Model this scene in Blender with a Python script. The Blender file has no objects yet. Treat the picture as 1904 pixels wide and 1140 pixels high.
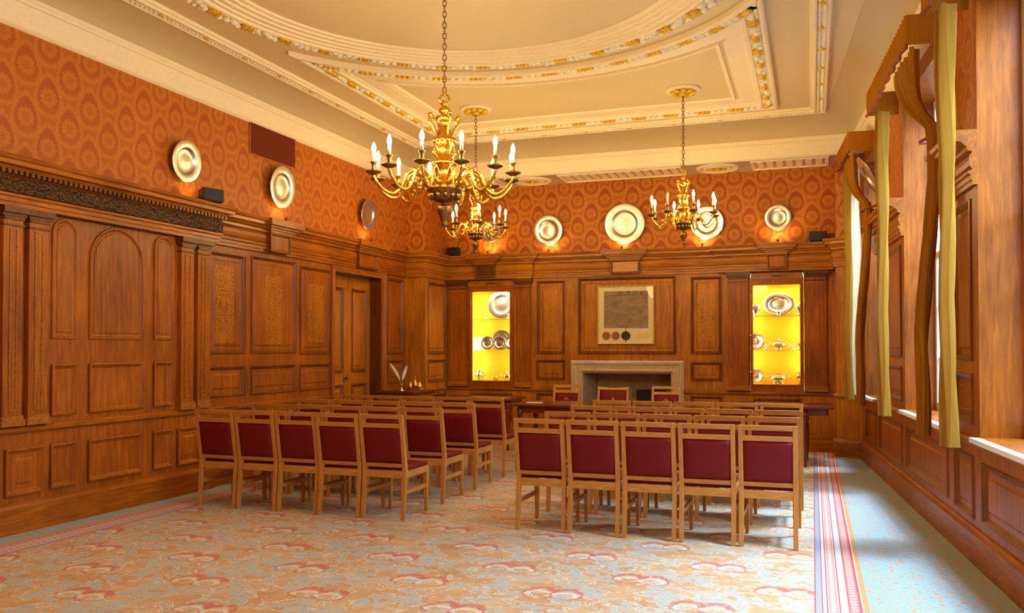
import bpy, bmesh, math, random
from mathutils import Vector, Matrix
random.seed(7)
PI = math.pi
scene = bpy.context.scene
COL = scene.collection
CAMH = 1.46
YAW = math.radians(19.46)

# ------------------------------------------------------------------ node helpers
def new_mat(name):
    m = bpy.data.materials.new(name); m.use_nodes = True
    nt = m.node_tree; nt.nodes.clear()
    return m, nt

class N:
    """tiny expression helper over shader math nodes"""
    def __init__(self, nt): self.nt = nt
    def node(self, t, **kw):
        n = self.nt.nodes.new(t)
        for k, v in kw.items(): setattr(n, k, v)
        return n
    def put(self, sock, v):
        if hasattr(v, 'is_output'): self.nt.links.new(v, sock)
        else: sock.default_value = v
    def m(self, op, a, b=0.0, c=None, clamp=False):
        n = self.node('ShaderNodeMath', operation=op, use_clamp=clamp)
        self.put(n.inputs[0], a); self.put(n.inputs[1], b)
        if c is not None: self.put(n.inputs[2], c)
        return n.outputs[0]
    def ss(self, x, a, b):     # smoothstep a..b -> 0..1
        n = self.node('ShaderNodeMapRange', interpolation_type='SMOOTHSTEP')
        self.put(n.inputs[0], x); n.inputs[1].default_value = a; n.inputs[2].default_value = b
        n.inputs[3].default_value = 0; n.inputs[4].default_value = 1
        return n.outputs[0]
    def mix(self, f, a, b, mode='MIX'):
        n = self.node('ShaderNodeMix', data_type='RGBA', blend_type=mode)
        self.put(n.inputs[0], f); self.put(n.inputs[6], a); self.put(n.inputs[7], b)
        return n.outputs[2]
    def obj(self): return self.node('ShaderNodeTexCoord').outputs['Object']
    def xyz(self, v):
        n = self.node('ShaderNodeSeparateXYZ'); self.nt.links.new(v, n.inputs[0]); return n.outputs
    def comb(self, x, y, z):
        n = self.node('ShaderNodeCombineXYZ')
        for i, v in enumerate((x, y, z)): self.put(n.inputs[i], v)
        return n.outputs[0]
    def mapping(self, v, scale, loc=(0, 0, 0)):
        n = self.node('ShaderNodeMapping'); self.nt.links.new(v, n.inputs[0])
        n.inputs['Scale'].default_value = scale; n.inputs['Location'].default_value = loc
        return n.outputs[0]
    def noise(self, v, scale, detail=3, rough=.5, dist=0.0):
        n = self.node('ShaderNodeTexNoise'); self.nt.links.new(v, n.inputs['Vector'])
        n.inputs['Scale'].default_value = scale; n.inputs['Detail'].default_value = detail
        n.inputs['Roughness'].default_value = rough; n.inputs['Distortion'].default_value = dist
        return n.outputs[0]
    def ramp(self, f, stops, interp='LINEAR'):
        n = self.node('ShaderNodeValToRGB'); self.put(n.inputs[0], f)
        cr = n.color_ramp; cr.interpolation = interp
        while len(cr.elements) > 1: cr.elements.remove(cr.elements[-1])
        cr.elements[0].position = stops[0][0]; cr.elements[0].color = (*stops[0][1], 1)
        for p, c in stops[1:]:
            e = cr.elements.new(p); e.color = (*c, 1)
        return n.outputs[0]
    def bump(self, h, strength=.3, dist=.01):
        n = self.node('ShaderNodeBump'); self.put(n.inputs['Height'], h)
        n.inputs['Strength'].default_value = strength; n.inputs['Distance'].default_value = dist
        return n.outputs[0]
    def out(self, color, rough=.5, metal=0.0, normal=None, spec=.5, emit=None, emit_s=0.0, coat=0.0):
        p = self.node('ShaderNodeBsdfPrincipled'); o = self.node('ShaderNodeOutputMaterial')
        self.put(p.inputs['Base Color'], color if hasattr(color, 'is_output') else (*color, 1))
        self.put(p.inputs['Roughness'], rough); self.put(p.inputs['Metallic'], metal)
        p.inputs['Specular IOR Level'].default_value = spec
        p.inputs['Coat Weight'].default_value = coat
        p.inputs['Coat Roughness'].default_value = .2
        if normal is not None: self.nt.links.new(normal, p.inputs['Normal'])
        if emit is not None:
            self.put(p.inputs['Emission Color'], emit if hasattr(emit, 'is_output') else (*emit, 1))
            p.inputs['Emission Strength'].default_value = emit_s
        self.nt.links.new(p.outputs[0], o.inputs[0])
        return p

def srgb(r, g, b):
    f = lambda c: (c / 255 / 12.92) if c / 255 <= .04045 else ((c / 255 + .055) / 1.055) ** 2.4
    return (f(r), f(g), f(b))

def plain(name, col, rough=.5, metal=0.0, var=0.06, spec=.5, bump=0.0, nscale=30.0):
    m, nt = new_mat(name); n = N(nt)
    f = n.noise(n.obj(), nscale, 3)
    a = tuple(c * (1 - var) for c in col); b = tuple(min(1, c * (1 + var)) for c in col)
    nm = n.bump(f, bump, .01) if bump else None
    n.out(n.ramp(f, [(.3, a), (.7, b)]), rough, metal, nm, spec)
    return m

def wood(name, dark, light, rough=.38, axis='z', scale=1.0, coat=.05):
    m, nt = new_mat(name); n = N(nt)
    s = {'z': (14, 14, 1.1), 'x': (1.1, 14, 14), 'y': (14, 1.1, 14)}[axis]
    v = n.mapping(n.obj(), tuple(k * scale for k in s))
    big = n.noise(n.mapping(n.obj(), (1.3, 1.3, .9)), 1.5, 2)
    g = n.noise(v, 2.2, 5, .62, .6)
    fine = n.noise(v, 9, 3, .7)
    f = n.m('ADD', n.m('MULTIPLY', g, .6), n.m('ADD', n.m('MULTIPLY', fine, .2), n.m('MULTIPLY', big, .35)))
    c = n.ramp(f, [(.36, dark), (.62, tuple((a + b) / 2 for a, b in zip(dark, light))), (.82, light)])
    n.out(c, rough, 0, n.bump(fine, .06, .004), .32, coat=coat)
    return m

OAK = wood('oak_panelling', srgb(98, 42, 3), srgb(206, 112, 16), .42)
OAKLIT = wood('oak_back_wall_lit', srgb(120, 62, 8), srgb(232, 146, 40), .42)  # same oak, brightened: the stronger light on the back wall put into its colour
OAKM = wood('oak_panel_moulding', srgb(74, 33, 4), srgb(168, 90, 16), .4)
OAKX = wood('oak_moulding', srgb(100, 50, 5), srgb(216, 132, 30), .38, 'x')
OAKY = wood('oak_moulding_along', srgb(100, 44, 3), srgb(208, 116, 18), .38, 'y')
OAKD = wood('oak_dark', srgb(62, 30, 5), srgb(134, 74, 16), .4)
DOORW = wood('oak_door', srgb(132, 68, 6), srgb(220, 132, 22), .34)
CHAIRW = wood('chair_oak', srgb(172, 106, 42), srgb(234, 170, 88), .34, 'z', 1.6)
CHAIRX = wood('chair_oak_rail', srgb(172, 106, 42), srgb(234, 170, 88), .34, 'x', 1.6)
TABLEW = wood('mahogany', srgb(96, 34, 14), srgb(150, 66, 30), .16, 'x', 1.0, .6)
CARVED = None
LEATHER = plain('burgundy_leather', srgb(118, 20, 26), .5, 0, .10, .22, .12, 160)
PLASTER = plain('cream_plaster', srgb(224, 200, 154), .62, 0, .02, .3)
PLASTERW = plain('white_plaster', srgb(248, 228, 190), .6, 0, .03, .3)
FLOWER = plain('plaster_flower', srgb(252, 242, 220), .6, 0, .10, .3, .4, 60)
GILT = plain('gilding', srgb(244, 190, 44), .36, .3, .25, .5, .6, 50)
BRASS = plain('polished_brass', srgb(226, 168, 62), .24, 1.0, .2, .5, .25, 45)
BRASSD = plain('aged_brass', srgb(150, 112, 58), .36, 1.0, .3, .5, .4, 50)
CHAINM = plain('bronze_chain', srgb(140, 100, 60), .4, .9, .2)
PEWTER = plain('pewter', srgb(204, 197, 187), .32, 1.0, .06, .5, .05, 40)
SILVER = plain('silver', srgb(236, 230, 216), .16, 1.0, .04)
BLACK = plain('black_plastic', srgb(26, 24, 22), .5, 0, .1)
WHITEP = plain('white_plastic', srgb(236, 232, 224), .45, 0, .02)
PAPER = plain('white_card', srgb(244, 240, 228), .7, 0, .02)
STONE = plain('fireplace_stone', srgb(206, 176, 136), .45, 0, .10, .4, .1, 12)
FIREBOX = plain('firebox_stone', srgb(178, 152, 118), .8, 0, .16, .2, .3, 8)
CANDLE = plain('candle_sleeve', srgb(250, 240, 214), .5, 0, .02)
INK = plain('faded_ink', srgb(84, 68, 50), .8, 0, .2)
LETTER = plain('gilt_lettering', srgb(214, 142, 36), .5, .35, .15)
CREAMMOUNT = plain('cream_mount', srgb(232, 214, 172), .7, 0, .03)
SEALR = plain('terracotta_seal', srgb(164, 96, 44), .55, 0, .15, .4, .5, 90)
SEALB = plain('black_seal', srgb(52, 40, 26), .5, 0, .2, .4, .5, 90)
GOLDL = plain('gold_plaque', srgb(232, 196, 70), .4, .5, .12)
YELLOW = plain('yellow_lining', srgb(255, 190, 4), .7, 0, .03)
FEATHER = plain('white_feather', srgb(226, 220, 206), .7, 0, .08)
VENTM = plain('rust_mesh', srgb(112, 40, 12), .75, 0, .2, .2, .5, 260)
CRESTM = plain('gilt_crest', srgb(206, 132, 70), .5, .3, .1)
HEARTH = plain('hearth_iron', srgb(30, 24, 18), .6, .3, .2)

def parchment():
    m, nt = new_mat('parchment'); n = N(nt)
    o = n.obj(); x, y, z = n.xyz(o)
    a = n.noise(n.mapping(o, (3, 3, 5)), 2.2, 5, .6)
    lines = n.m('SINE', n.m('MULTIPLY', z, 620.0))
    words = n.noise(n.mapping(o, (60, 1, 110)), 1.0, 2)
    f = n.m('MULTIPLY', n.m('GREATER_THAN', lines, .1), n.ss(words, .42, .6))
    f = n.m('MULTIPLY', f, .38)
    c = n.ramp(a, [(.25, srgb(112, 92, 70)), (.5, srgb(156, 130, 98)), (.75, srgb(176, 150, 114))])
    n.out(n.mix(f, c, (*srgb(96, 78, 58), 1)), .75)
    return m
PARCH = parchment()

def carved():
    m, nt = new_mat('carved_oak'); n = N(nt); o = n.obj()
    v = n.node('ShaderNodeTexVoronoi'); nt.links.new(o, v.inputs['Vector']); v.inputs['Scale'].default_value = 38
    d = v.outputs['Distance']
    n.out(n.ramp(d, [(.1, srgb(132, 82, 32)), (.6, srgb(58, 32, 12))]), .45, 0, n.bump(d, 1.0, .03))
    return m
CARVED = carved()

def emit(name, col, s):
    m, nt = new_mat(name); n = N(nt)
    e = n.node('ShaderNodeEmission'); e.inputs[0].default_value = (*col, 1); e.inputs[1].default_value = s
    o = n.node('ShaderNodeOutputMaterial'); nt.links.new(e.outputs[0], o.inputs[0])
    return m
BULB = emit('lit_bulb', (1.0, .75, .33), 500)
LED = emit('led_strip', (1.0, .86, .5), 8)
UPL = emit('uplight_lens', (1.0, .62, .25), 8)
BULB2 = emit('lit_bulb_small', (1.0, .75, .33), 700)
BULBOFF = plain('unlit_bulb', srgb(222, 206, 178), .15, 0, .02)

def glass(name, tint=(1, 1, 1), refl=1.0):
    m, nt = new_mat(name); n = N(nt)
    t = n.node('ShaderNodeBsdfTransparent'); t.inputs[0].default_value = (*tint, 1)
    g = n.node('ShaderNodeBsdfGlossy'); g.inputs['Roughness'].default_value = .02
    fr = n.node('ShaderNodeFresnel'); ge = n.node('ShaderNodeNewGeometry')
    nt.links.new(n.m('SUBTRACT', 1.5, n.m('MULTIPLY', ge.outputs['Backfacing'], 1.5 - 1 / 1.5)), fr.inputs[0])
    mx = n.node('ShaderNodeMixShader'); nt.links.new(n.m('MULTIPLY', fr.outputs[0], refl), mx.inputs[0])
    nt.links.new(t.outputs[0], mx.inputs[1]); nt.links.new(g.outputs[0], mx.inputs[2])
    o = n.node('ShaderNodeOutputMaterial'); nt.links.new(mx.outputs[0], o.inputs[0])
    return m
GLASS = glass('clear_glass')
SHELFG = glass('shelf_glass', (.80, .86, .74), .6)

def damask(name, axis, keep=1.0):
    m, nt = new_mat(name); n = N(nt)
    o = n.obj(); X, Y, Z = n.xyz(o)
    u = X if axis == 'x' else Y
    W, H = .43, .42
    wob = n.noise(o, 30, 3)
    wob2 = n.m('MULTIPLY', n.m('SUBTRACT', wob, .5), .26)
    gold = srgb(206, 132, 38); gold2 = srgb(202, 122, 28); red = srgb(162, 72, 14); line = srgb(212, 140, 48); mid = srgb(182, 98, 22)
    res = []; bms = []
    for ou, ov in ((0, 0), (.5, .5)):
        fu = n.m('SUBTRACT', n.m('FRACT', n.m('ADD', n.m('DIVIDE', u, W), ou + 20)), .5)
        fv = n.m('SUBTRACT', n.m('FRACT', n.m('ADD', n.m('DIVIDE', Z, H), ov + 20)), .5)
        du = n.m('MULTIPLY', fu, W); dv = n.m('MULTIPLY', fv, H)
        wid = n.m('ADD', .108, n.m('MULTIPLY', dv, -.22))     # pinched at the top like an ogee
        a = n.m('DIVIDE', du, wid); b = n.m('DIVIDE', dv, .15)
        r = n.m('SQRT', n.m('ADD', n.m('MULTIPLY', a, a), n.m('MULTIPLY', b, b)))
        res.append(n.m('ADD', r, wob2))
        bms.append(n.m('MULTIPLY', n.m('SUBTRACT', 1.0, n.ss(dv, -.125, -.05)), n.m('SUBTRACT', 1.0, n.ss(r, .92, 1.04))))
        th = n.m('ARCTAN2', n.m('ADD', dv, .02), du)
        ri = n.m('SQRT', n.m('ADD', n.m('MULTIPLY', du, du), n.m('POWER', n.m('ADD', dv, .02), 2.0)))
        ri = n.m('DIVIDE', ri, n.m('ADD', .086, n.m('MULTIPLY', n.m('COSINE', n.m('MULTIPLY', th, 12.0)), .009)))
        res.append(n.m('ADD', ri, n.m('MULTIPLY', wob2, .5)))
    r = n.m('MINIMUM', res[0], res[2]); ri = n.m('MINIMUM', res[1], res[3])
    c = n.ramp(n.m('DIVIDE', r, 1.8), [(0.0, red), (.50, red), (.57, gold2), (.64, line), (.70, gold2), (.80, mid), (1, gold2)])
    c = n.mix(n.m('MULTIPLY', n.m('MAXIMUM', bms[0], bms[1]), .8), c, (*mid, 1))
    c2 = n.ramp(ri, [(0, mid), (.10, red), (.16, gold), (.30, mid), (.38, mid), (.46, gold), (.98, gold2)])
    c = n.mix(n.m('SUBTRACT', 1.0, n.ss(ri, .86, 1.02)), c, c2)
    c = n.mix(n.m('MULTIPLY', n.ss(n.noise(o, 40, 4, .7), .42, .66), .36), c, (*red, 1))
    c = n.mix(1 - keep, c, (*srgb(176, 86, 18), 1))
    n.out(c, .55, 0, None, .35)
    return m
DAMX = damask('damask_across', 'x', .8)
DAMY = damask('damask_along', 'y', .5)

def carpet():
    m, nt = new_mat('patterned_carpet'); n = N(nt)
    o = n.obj(); X, Y, Z = n.xyz(o)
    # field : peach ground with pale blue scrolls
    warp = n.node('ShaderNodeTexNoise'); nt.links.new(o, warp.inputs['Vector']); warp.inputs['Scale'].default_value = 5.5; warp.inputs['Detail'].default_value = 2
    wv = n.node('ShaderNodeVectorMath', operation='SCALE'); nt.links.new(warp.outputs['Color'], wv.inputs[0]); wv.inputs['Scale'].default_value = .22
    av = n.node('ShaderNodeVectorMath', operation='ADD'); nt.links.new(o, av.inputs[0]); nt.links.new(wv.outputs[0], av.inputs[1])
    q = n.mapping(av.outputs[0], (1.0, 1.25, 1))
    big = n.noise(q, 6.2, 3, .5)
    fine = n.noise(o, 70, 3, .7)
    ground = n.ramp(n.noise(o, 3.0, 3), [(.3, srgb(200, 152, 106)), (.7, srgb(218, 178, 136))])
    blue = srgb(182, 194, 192); cream = srgb(232, 224, 206)
    curl = n.noise(q, 12.0, 2, .5)
    m1 = n.m('MULTIPLY', n.ss(big, .46, .54), n.ss(curl, .38, .5))
    c = n.mix(n.m('MULTIPLY', m1, .8), ground, (*blue, 1))
    edge = n.m('SUBTRACT', 1.0, n.ss(n.m('ABSOLUTE', n.m('SUBTRACT', big, .49)), .006, .016))
    c = n.mix(n.m('MULTIPLY', edge, .75), c, (*cream, 1))
    edge2 = n.m('SUBTRACT', 1.0, n.ss(n.m('ABSOLUTE', n.m('SUBTRACT', curl, .44)), .006, .018))
    c = n.mix(n.m('MULTIPLY', edge2, .45), c, (*srgb(226, 216, 196), 1))
    iso2 = n.m('SUBTRACT', 1.0, n.ss(n.m('ABSOLUTE', n.m('SUBTRACT', n.noise(q, 9.0, 2, .5), .45)), .005, .014))
    c = n.mix(n.m('MULTIPLY', iso2, .42), c, (*srgb(186, 112, 84), 1))
    c = n.mix(n.m('MULTIPLY', n.ss(n.noise(o, 26, 3), .56, .66), .3), c, (*srgb(146, 156, 152), 1))
    c = n.mix(n.m('MULTIPLY', n.ss(fine, .35, .75), .14), c, (*srgb(120, 96, 70), 1))
    # rose motifs on a half-drop lattice .87 x .95
    wx = n.m('MULTIPLY', n.m('SUBTRACT', n.noise(o, 14, 2), .5), .06)
    for ou, ov in ((0.0, 0.0), (.5, .5)):
        fu = n.m('MULTIPLY', n.m('SUBTRACT', n.m('FRACT', n.m('ADD', n.m('DIVIDE', n.m('ADD', X, 1.04 + .435), .872), ou + 20)), .5), .872)
        fv = n.m('MULTIPLY', n.m('SUBTRACT', n.m('FRACT', n.m('ADD', n.m('DIVIDE', n.m('SUBTRACT', Y, 5.37 - .475), .95), ov + 20)), .5), .95)
        fu = n.m('ADD', fu, wx); fv = n.m('ADD', fv, wx)
        brk = n.ss(n.noise(o, 30, 2), .30, .46)
        for cx_, k_ in ((-.075, 1.0), (.085, 1.0)):
            du = n.m('SUBTRACT', fu, cx_)
            r = n.m('SQRT', n.m('ADD', n.m('POWER', n.m('DIVIDE', du, .098), 2.0), n.m('POWER', n.m('DIVIDE', n.m('SUBTRACT', fv, .0), .12), 2.0)))
            arch = n.m('MULTIPLY', n.m('MULTIPLY', n.ss(r, .50, .66), n.m('SUBTRACT', 1.0, n.ss(r, .98, 1.1))), n.ss(fv, -.01, .035))
            core = n.m('MULTIPLY', n.m('SUBTRACT', 1.0, n.ss(r, .50, .62)), n.ss(fv, -.02, .01))
            r2 = n.m('SQRT', n.m('ADD', n.m('POWER', n.m('DIVIDE', du, .10), 2.0), n.m('POWER', n.m('DIVIDE', n.m('ADD', fv, .03), .075), 2.0)))
            wht = n.m('MULTIPLY', n.m('MULTIPLY', n.ss(r2, .50, .62), n.m('SUBTRACT', 1.0, n.ss(r2, .82, .92))), n.ss(fv, -.075, -.05))
            lin = n.m('MULTIPLY', n.m('MULTIPLY', n.ss(r2, .86, .93), n.m('SUBTRACT', 1.0, n.ss(r2, 1.02, 1.10))), n.m('SUBTRACT', 1.0, n.ss(fv, -.01, .03)))
            c = n.mix(n.m('MULTIPLY', core, .4), c, (*srgb(222, 190, 160), 1))
            c = n.mix(n.m('MULTIPLY', n.m('MULTIPLY', arch, brk), .85), c, (*srgb(204, 112, 100), 1))
            c = n.mix(n.m('MULTIPLY', wht, .7), c, (*srgb(226, 222, 208), 1))
            c = n.mix(n.m('MULTIPLY', lin, .6), c, (*srgb(190, 92, 84), 1))
    # woven border on the two long sides
    red = srgb(196, 88, 92); lil = srgb(158, 160, 186); crm = srgb(226, 206, 188); pk = srgb(216, 132, 126); lb = srgb(190, 206, 204); orn = srgb(206, 150, 100)
    t = n.m('SUBTRACT', n.m('ABSOLUTE', n.m('ADD', X, 2.7)), 2.70)
    k = n.m('DIVIDE', t, .30)
    bc = n.ramp(k, [(0, red), (.025, lil), (.13, red), (.155, crm), (.215, red), (.245, crm), (.26, pk), (.42, crm), (.44, red),
                    (.465, lb), (.525, crm), (.555, lb), (.60, red), (.625, pk), (.80, red), (.84, crm), (.87, orn), (.93, orn)], 'CONSTANT')
    zz = n.m('ABSOLUTE', n.m('SUBTRACT', n.m('FRACT', n.m('DIVIDE', Y, .055)), .5))
    kk = n.m('DIVIDE', n.m('SUBTRACT', k, .26), .16)
    z1 = n.m('MULTIPLY', n.m('GREATER_THAN', n.m('MULTIPLY', zz, 2.0), n.m('ABSOLUTE', n.m('SUBTRACT', n.m('MULTIPLY', kk, 2.0), 1.0))), n.m('MULTIPLY', n.m('GREATER_THAN', kk, 0.0), n.m('LESS_THAN', kk, 1.0)))
    bc = n.mix(n.m('MULTIPLY', z1, .8), bc, (*crm, 1))
    ku = n.m('MULTIPLY', n.m('SUBTRACT', k, .71), .30)
    kv = n.m('MULTIPLY', n.m('SUBTRACT', n.m('FRACT', n.m('DIVIDE', Y, .06)), .5), .06)
    kr = n.m('SQRT', n.m('ADD', n.m('MULTIPLY', ku, ku), n.m('MULTIPLY', kv, kv)))
    ring = n.m('MULTIPLY', n.m('GREATER_THAN', kr, .009), n.m('LESS_THAN', kr, .019))
    bc = n.mix(n.m('MULTIPLY', ring, .8), bc, (*crm, 1))
    outer = n.mix(n.ss(n.noise(n.mapping(o, (1, 1.6, 1)), 24, 2), .53, .57), (*srgb(150, 182, 196), 1), (*srgb(204, 150, 112), 1))
    bc = n.mix(n.m('GREATER_THAN', k, .97), bc, outer)
    c = n.mix(n.m('GREATER_THAN', t, 0.0), c, bc)
    worn = n.ss(n.noise(o, .9, 4, .6), .62, .78)
    c = n.mix(n.m('MULTIPLY', worn, .35), c, (*srgb(140, 118, 96), 1))
    n.out(c, .95, 0, n.bump(fine, .25, .006), .1)
    return m
CARPET = carpet()

def fabric(name, col, trans=.25):
    m, nt = new_mat(name); n = N(nt)
    v = n.mapping(n.obj(), (60, 60, 3))
    f = n.noise(v, 1.4, 4, .6)
    c = n.ramp(f, [(.3, tuple(k * .75 for k in col)), (.7, col)])
    d = n.node('ShaderNodeBsdfDiffuse'); t = n.node('ShaderNodeBsdfTranslucent'); mx = n.node('ShaderNodeMixShader')
    nt.links.new(c, d.inputs[0]); nt.links.new(c, t.inputs[0]); mx.inputs[0].default_value = trans
    nt.links.new(d.outputs[0], mx.inputs[1]); nt.links.new(t.outputs[0], mx.inputs[2])
    o = n.node('ShaderNodeOutputMaterial'); nt.links.new(mx.outputs[0], o.inputs[0])
    return m
CURTAIN = fabric('gold_curtain_cloth', srgb(196, 146, 60), .3)
PELMET = fabric('gold_pelmet_cloth', srgb(180, 116, 34), .12)
FRINGE = plain('rust_fringe', srgb(150, 62, 22), .8, 0, .2)

# ------------------------------------------------------------------ mesh builder
class MB:
    def __init__(self): self.v = []; self.f = []; self.s = []
    def add(self, vs, fs, smooth=False, M=None):
        b = len(self.v)
        self.v += [tuple(M @ Vector(p)) if M is not None else tuple(p) for p in vs]
        self.f += [tuple(b + i for i in f) for f in fs]
        self.s += [smooth] * len(fs)
        return self
    def box(self, x0, x1, y0, y1, z0, z1, M=None):
        vs = [(x, y, z) for z in (z0, z1) for y in (y0, y1) for x in (x0, x1)]
        return self.add(vs, [(0, 2, 3, 1), (4, 5, 7, 6), (0, 1, 5, 4), (2, 6, 7, 3), (0, 4, 6, 2), (1, 3, 7, 5)], False, M)
    def hexa(self, p, M=None):   # 8 points: bottom 4 ccw, top 4 ccw
        return self.add(p, [(3, 2, 1, 0), (4, 5, 6, 7), (0, 1, 5, 4), (1, 2, 6, 5), (2, 3, 7, 6), (3, 0, 4, 7)], False, M)
    def lathe(self, prof, seg=20, M=None, smooth=True):
        vs, fs = [], []
        for r, z in prof:
            for i in range(seg):
                a = 2 * PI * i / seg; vs.append((max(r, 1e-4) * math.cos(a), max(r, 1e-4) * math.sin(a), z))
        for j in range(len(prof) - 1):
            for i in range(seg):
                k = (i + 1) % seg
                fs.append((j * seg + i, j * seg + k, (j + 1) * seg + k, (j + 1) * seg + i))
        return self.add(vs, fs, smooth, M)
    def tube(self, pts, rad, seg=8, M=None, closed=False):
        P = [Vector(p) for p in pts]; n = len(P); vs, fs = [], []
        T = []
        for i in range(n):
            a = P[(i - 1) % n] if (closed or i > 0) else P[i]
            b = P[(i + 1) % n] if (closed or i < n - 1) else P[i]
            T.append((b - a).normalized())
        up = Vector((0, 0, 1)) if abs(T[0].z) < .9 else Vector((1, 0, 0))
        u = T[0].cross(up).normalized()
        for i in range(n):
            u = (u - T[i] * u.dot(T[i])).normalized(); w = T[i].cross(u)
            r = rad[i] if isinstance(rad, (list, tuple)) else rad
            for k in range(seg):
                a = 2 * PI * k / seg; q = P[i] + (u * math.cos(a) + w * math.sin(a)) * r
                vs.append(tuple(q))
        m = n if closed else n - 1
        for i in range(m):
            j = (i + 1) % n
            for k in range(seg):
                l = (k + 1) % seg
                fs.append((i * seg + k, i * seg + l, j * seg + l, j * seg + k))
        if not closed:
            fs.append(tuple(range(seg))[::-1]); fs.append(tuple((n - 1) * seg + k for k in range(seg)))
        return self.add(vs, fs, True, M)
    def sweep(self, path, prof, mp, closed=False, left=True, smooth=False):
        """profile (d, h) along a 2-D path with mitred corners; mp(u, v, h) -> world"""
        n = len(path); vs, fs = [], []; m = len(prof)
        dirs = []
        cnt = n if closed else n - 1
        for i in range(cnt):
            a, b = path[i], path[(i + 1) % n]; l = math.hypot(b[0] - a[0], b[1] - a[1])
            dirs.append(((b[0] - a[0]) / l, (b[1] - a[1]) / l))
        sg = 1 if left else -1
        for i in range(n):
            d0 = dirs[(i - 1) % cnt] if (closed or i > 0) else dirs[0]
            d1 = dirs[i % cnt] if (closed or i < n - 1) else dirs[-1]
            n0 = (-d0[1] * sg, d0[0] * sg); n1 = (-d1[1] * sg, d1[0] * sg)
            k = 1 + n0[0] * n1[0] + n0[1] * n1[1]; k = max(k, .15)
            mx, my = (n0[0] + n1[0]) / k, (n0[1] + n1[1]) / k
            for d, h in prof: vs.append(mp(path[i][0] + mx * d, path[i][1] + my * d, h))
        for i in range(cnt):
            j = (i + 1) % n
            for k in range(m - 1):
                fs.append((i * m + k, i * m + k + 1, j * m + k + 1, j * m + k))
        if not closed:
            fs.append(tuple(range(m))); fs.append(tuple((n - 1) * m + k for k in range(m))[::-1])
        return self.add(vs, fs, smooth)
    def ico(self, c, r, M=None, sub=1):
        if sub not in _ICO:
            b = bmesh.new(); bmesh.ops.create_icosphere(b, subdivisions=sub, radius=1)
            _ICO[sub] = ([v.co.copy() for v in b.verts], [tuple(v.index for v in f.verts) for f in b.faces]); b.free()
        vs, fs = _ICO[sub]
        r = r if isinstance(r, (tuple, list)) else (r, r, r)
        return self.add([(c[0] + p.x * r[0], c[1] + p.y * r[1], c[2] + p.z * r[2]) for p in vs], fs, True, M)
    def build(self, name, mat, parent=None, bevel=0.0, fix=True):
        me = bpy.data.meshes.new(name)
        me.from_pydata(self.v, [], self.f)
        me.polygons.foreach_set('use_smooth', self.s)
        if fix:
            b = bmesh.new(); b.from_mesh(me); bmesh.ops.recalc_face_normals(b, faces=b.faces); b.to_mesh(me); b.free()
        me.materials.append(mat); me.update()
        o = bpy.data.objects.new(name, me); COL.objects.link(o)
        if parent is not None: o.parent = parent
        if bevel:
            md = o.modifiers.new('edge', 'BEVEL'); md.width = bevel; md.segments = 2; md.limit_method = 'ANGLE'
        return o
_ICO = {}

def thing(name, label, cat, loc=(0, 0, 0), rz=0, group=None):
    o = bpy.data.objects.new(name, None); COL.objects.link(o); o.empty_display_size = .1
    o.location = loc; o.rotation_euler = (0, 0, rz); return tag(o, label, cat, group)
def tag(o, label, cat, group=None):
    o['label'] = label; o['category'] = cat
    if group: o['group'] = group
    return o
def struct(o): o['kind'] = 'structure'; return o
def root(name):
    o = bpy.data.objects.new(name, None); COL.objects.link(o); return struct(o)
def copy_tree(o, parent=None):
    c = o.copy(); COL.objects.link(c); c.parent = parent
    for ch in list(o.children): copy_tree(ch, c)
    return c

# ------------------------------------------------------------------ room numbers
XL, YB, YP, XRET = -6.0, 12.81, 11.967, -5.65      # left wall, back wall, pier fronts, recess return
YBEAM, ZS, ZC = 12.0, 4.04, 4.5
YF = -0.75
def xr(y): return .62 + (12.2 - y) * .0757
RC, RS = math.cos(math.radians(4.33)), math.sin(math.radians(4.33))
mL = lambda u, v, d: (XL + d, u, v)
mB = lambda u, v, d: (u, YB - d, v)
mRet = lambda u, v, d: (XRET + d, u, v)
mPil = lambda u, v, d: (u, YP - d, v)
mR = lambda u, v, d: (xr(u) - d * RC, u - d * RS, v)
RP0, RP1 = (.30, 12.36), (.62, 12.2)
_rl = math.hypot(RP1[0] - RP0[0], RP1[1] - RP0[1]); _rd = ((RP1[0] - RP0[0]) / _rl, (RP1[1] - RP0[1]) / _rl)
mRP = lambda u, v, d: (RP0[0] + _rd[0] * u + _rd[1] * d, RP0[1] + _rd[1] * u - _rd[0] * d, v)
mRR = lambda u, v, d: (.30 - d, u, v)

def board(mp, u0, u1, v0, v1, holes=(), d=0.0, mb=None):
    mb = mb or MB()
    us = sorted({u0, u1, *[h[0] for h in holes], *[h[1] for h in holes]}); us = [u for u in us if u0 <= u <= u1]
    vs = sorted({v0, v1, *[h[2] for h in holes], *[h[3] for h in holes]}); vs = [v for v in vs if v0 <= v <= v1]
    for i in range(len(us) - 1):
        for j in range(len(vs) - 1):
            cu, cv = (us[i] + us[i + 1]) / 2, (vs[j] + vs[j + 1]) / 2
            if any(h[0] < cu < h[1] and h[2] < cv < h[3] for h in holes): continue
            mb.add([mp(us[i], vs[j], d), mp(us[i + 1], vs[j], d), mp(us[i + 1], vs[j + 1], d), mp(us[i], vs[j + 1], d)], [(0, 1, 2, 3)])
    return mb

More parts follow.
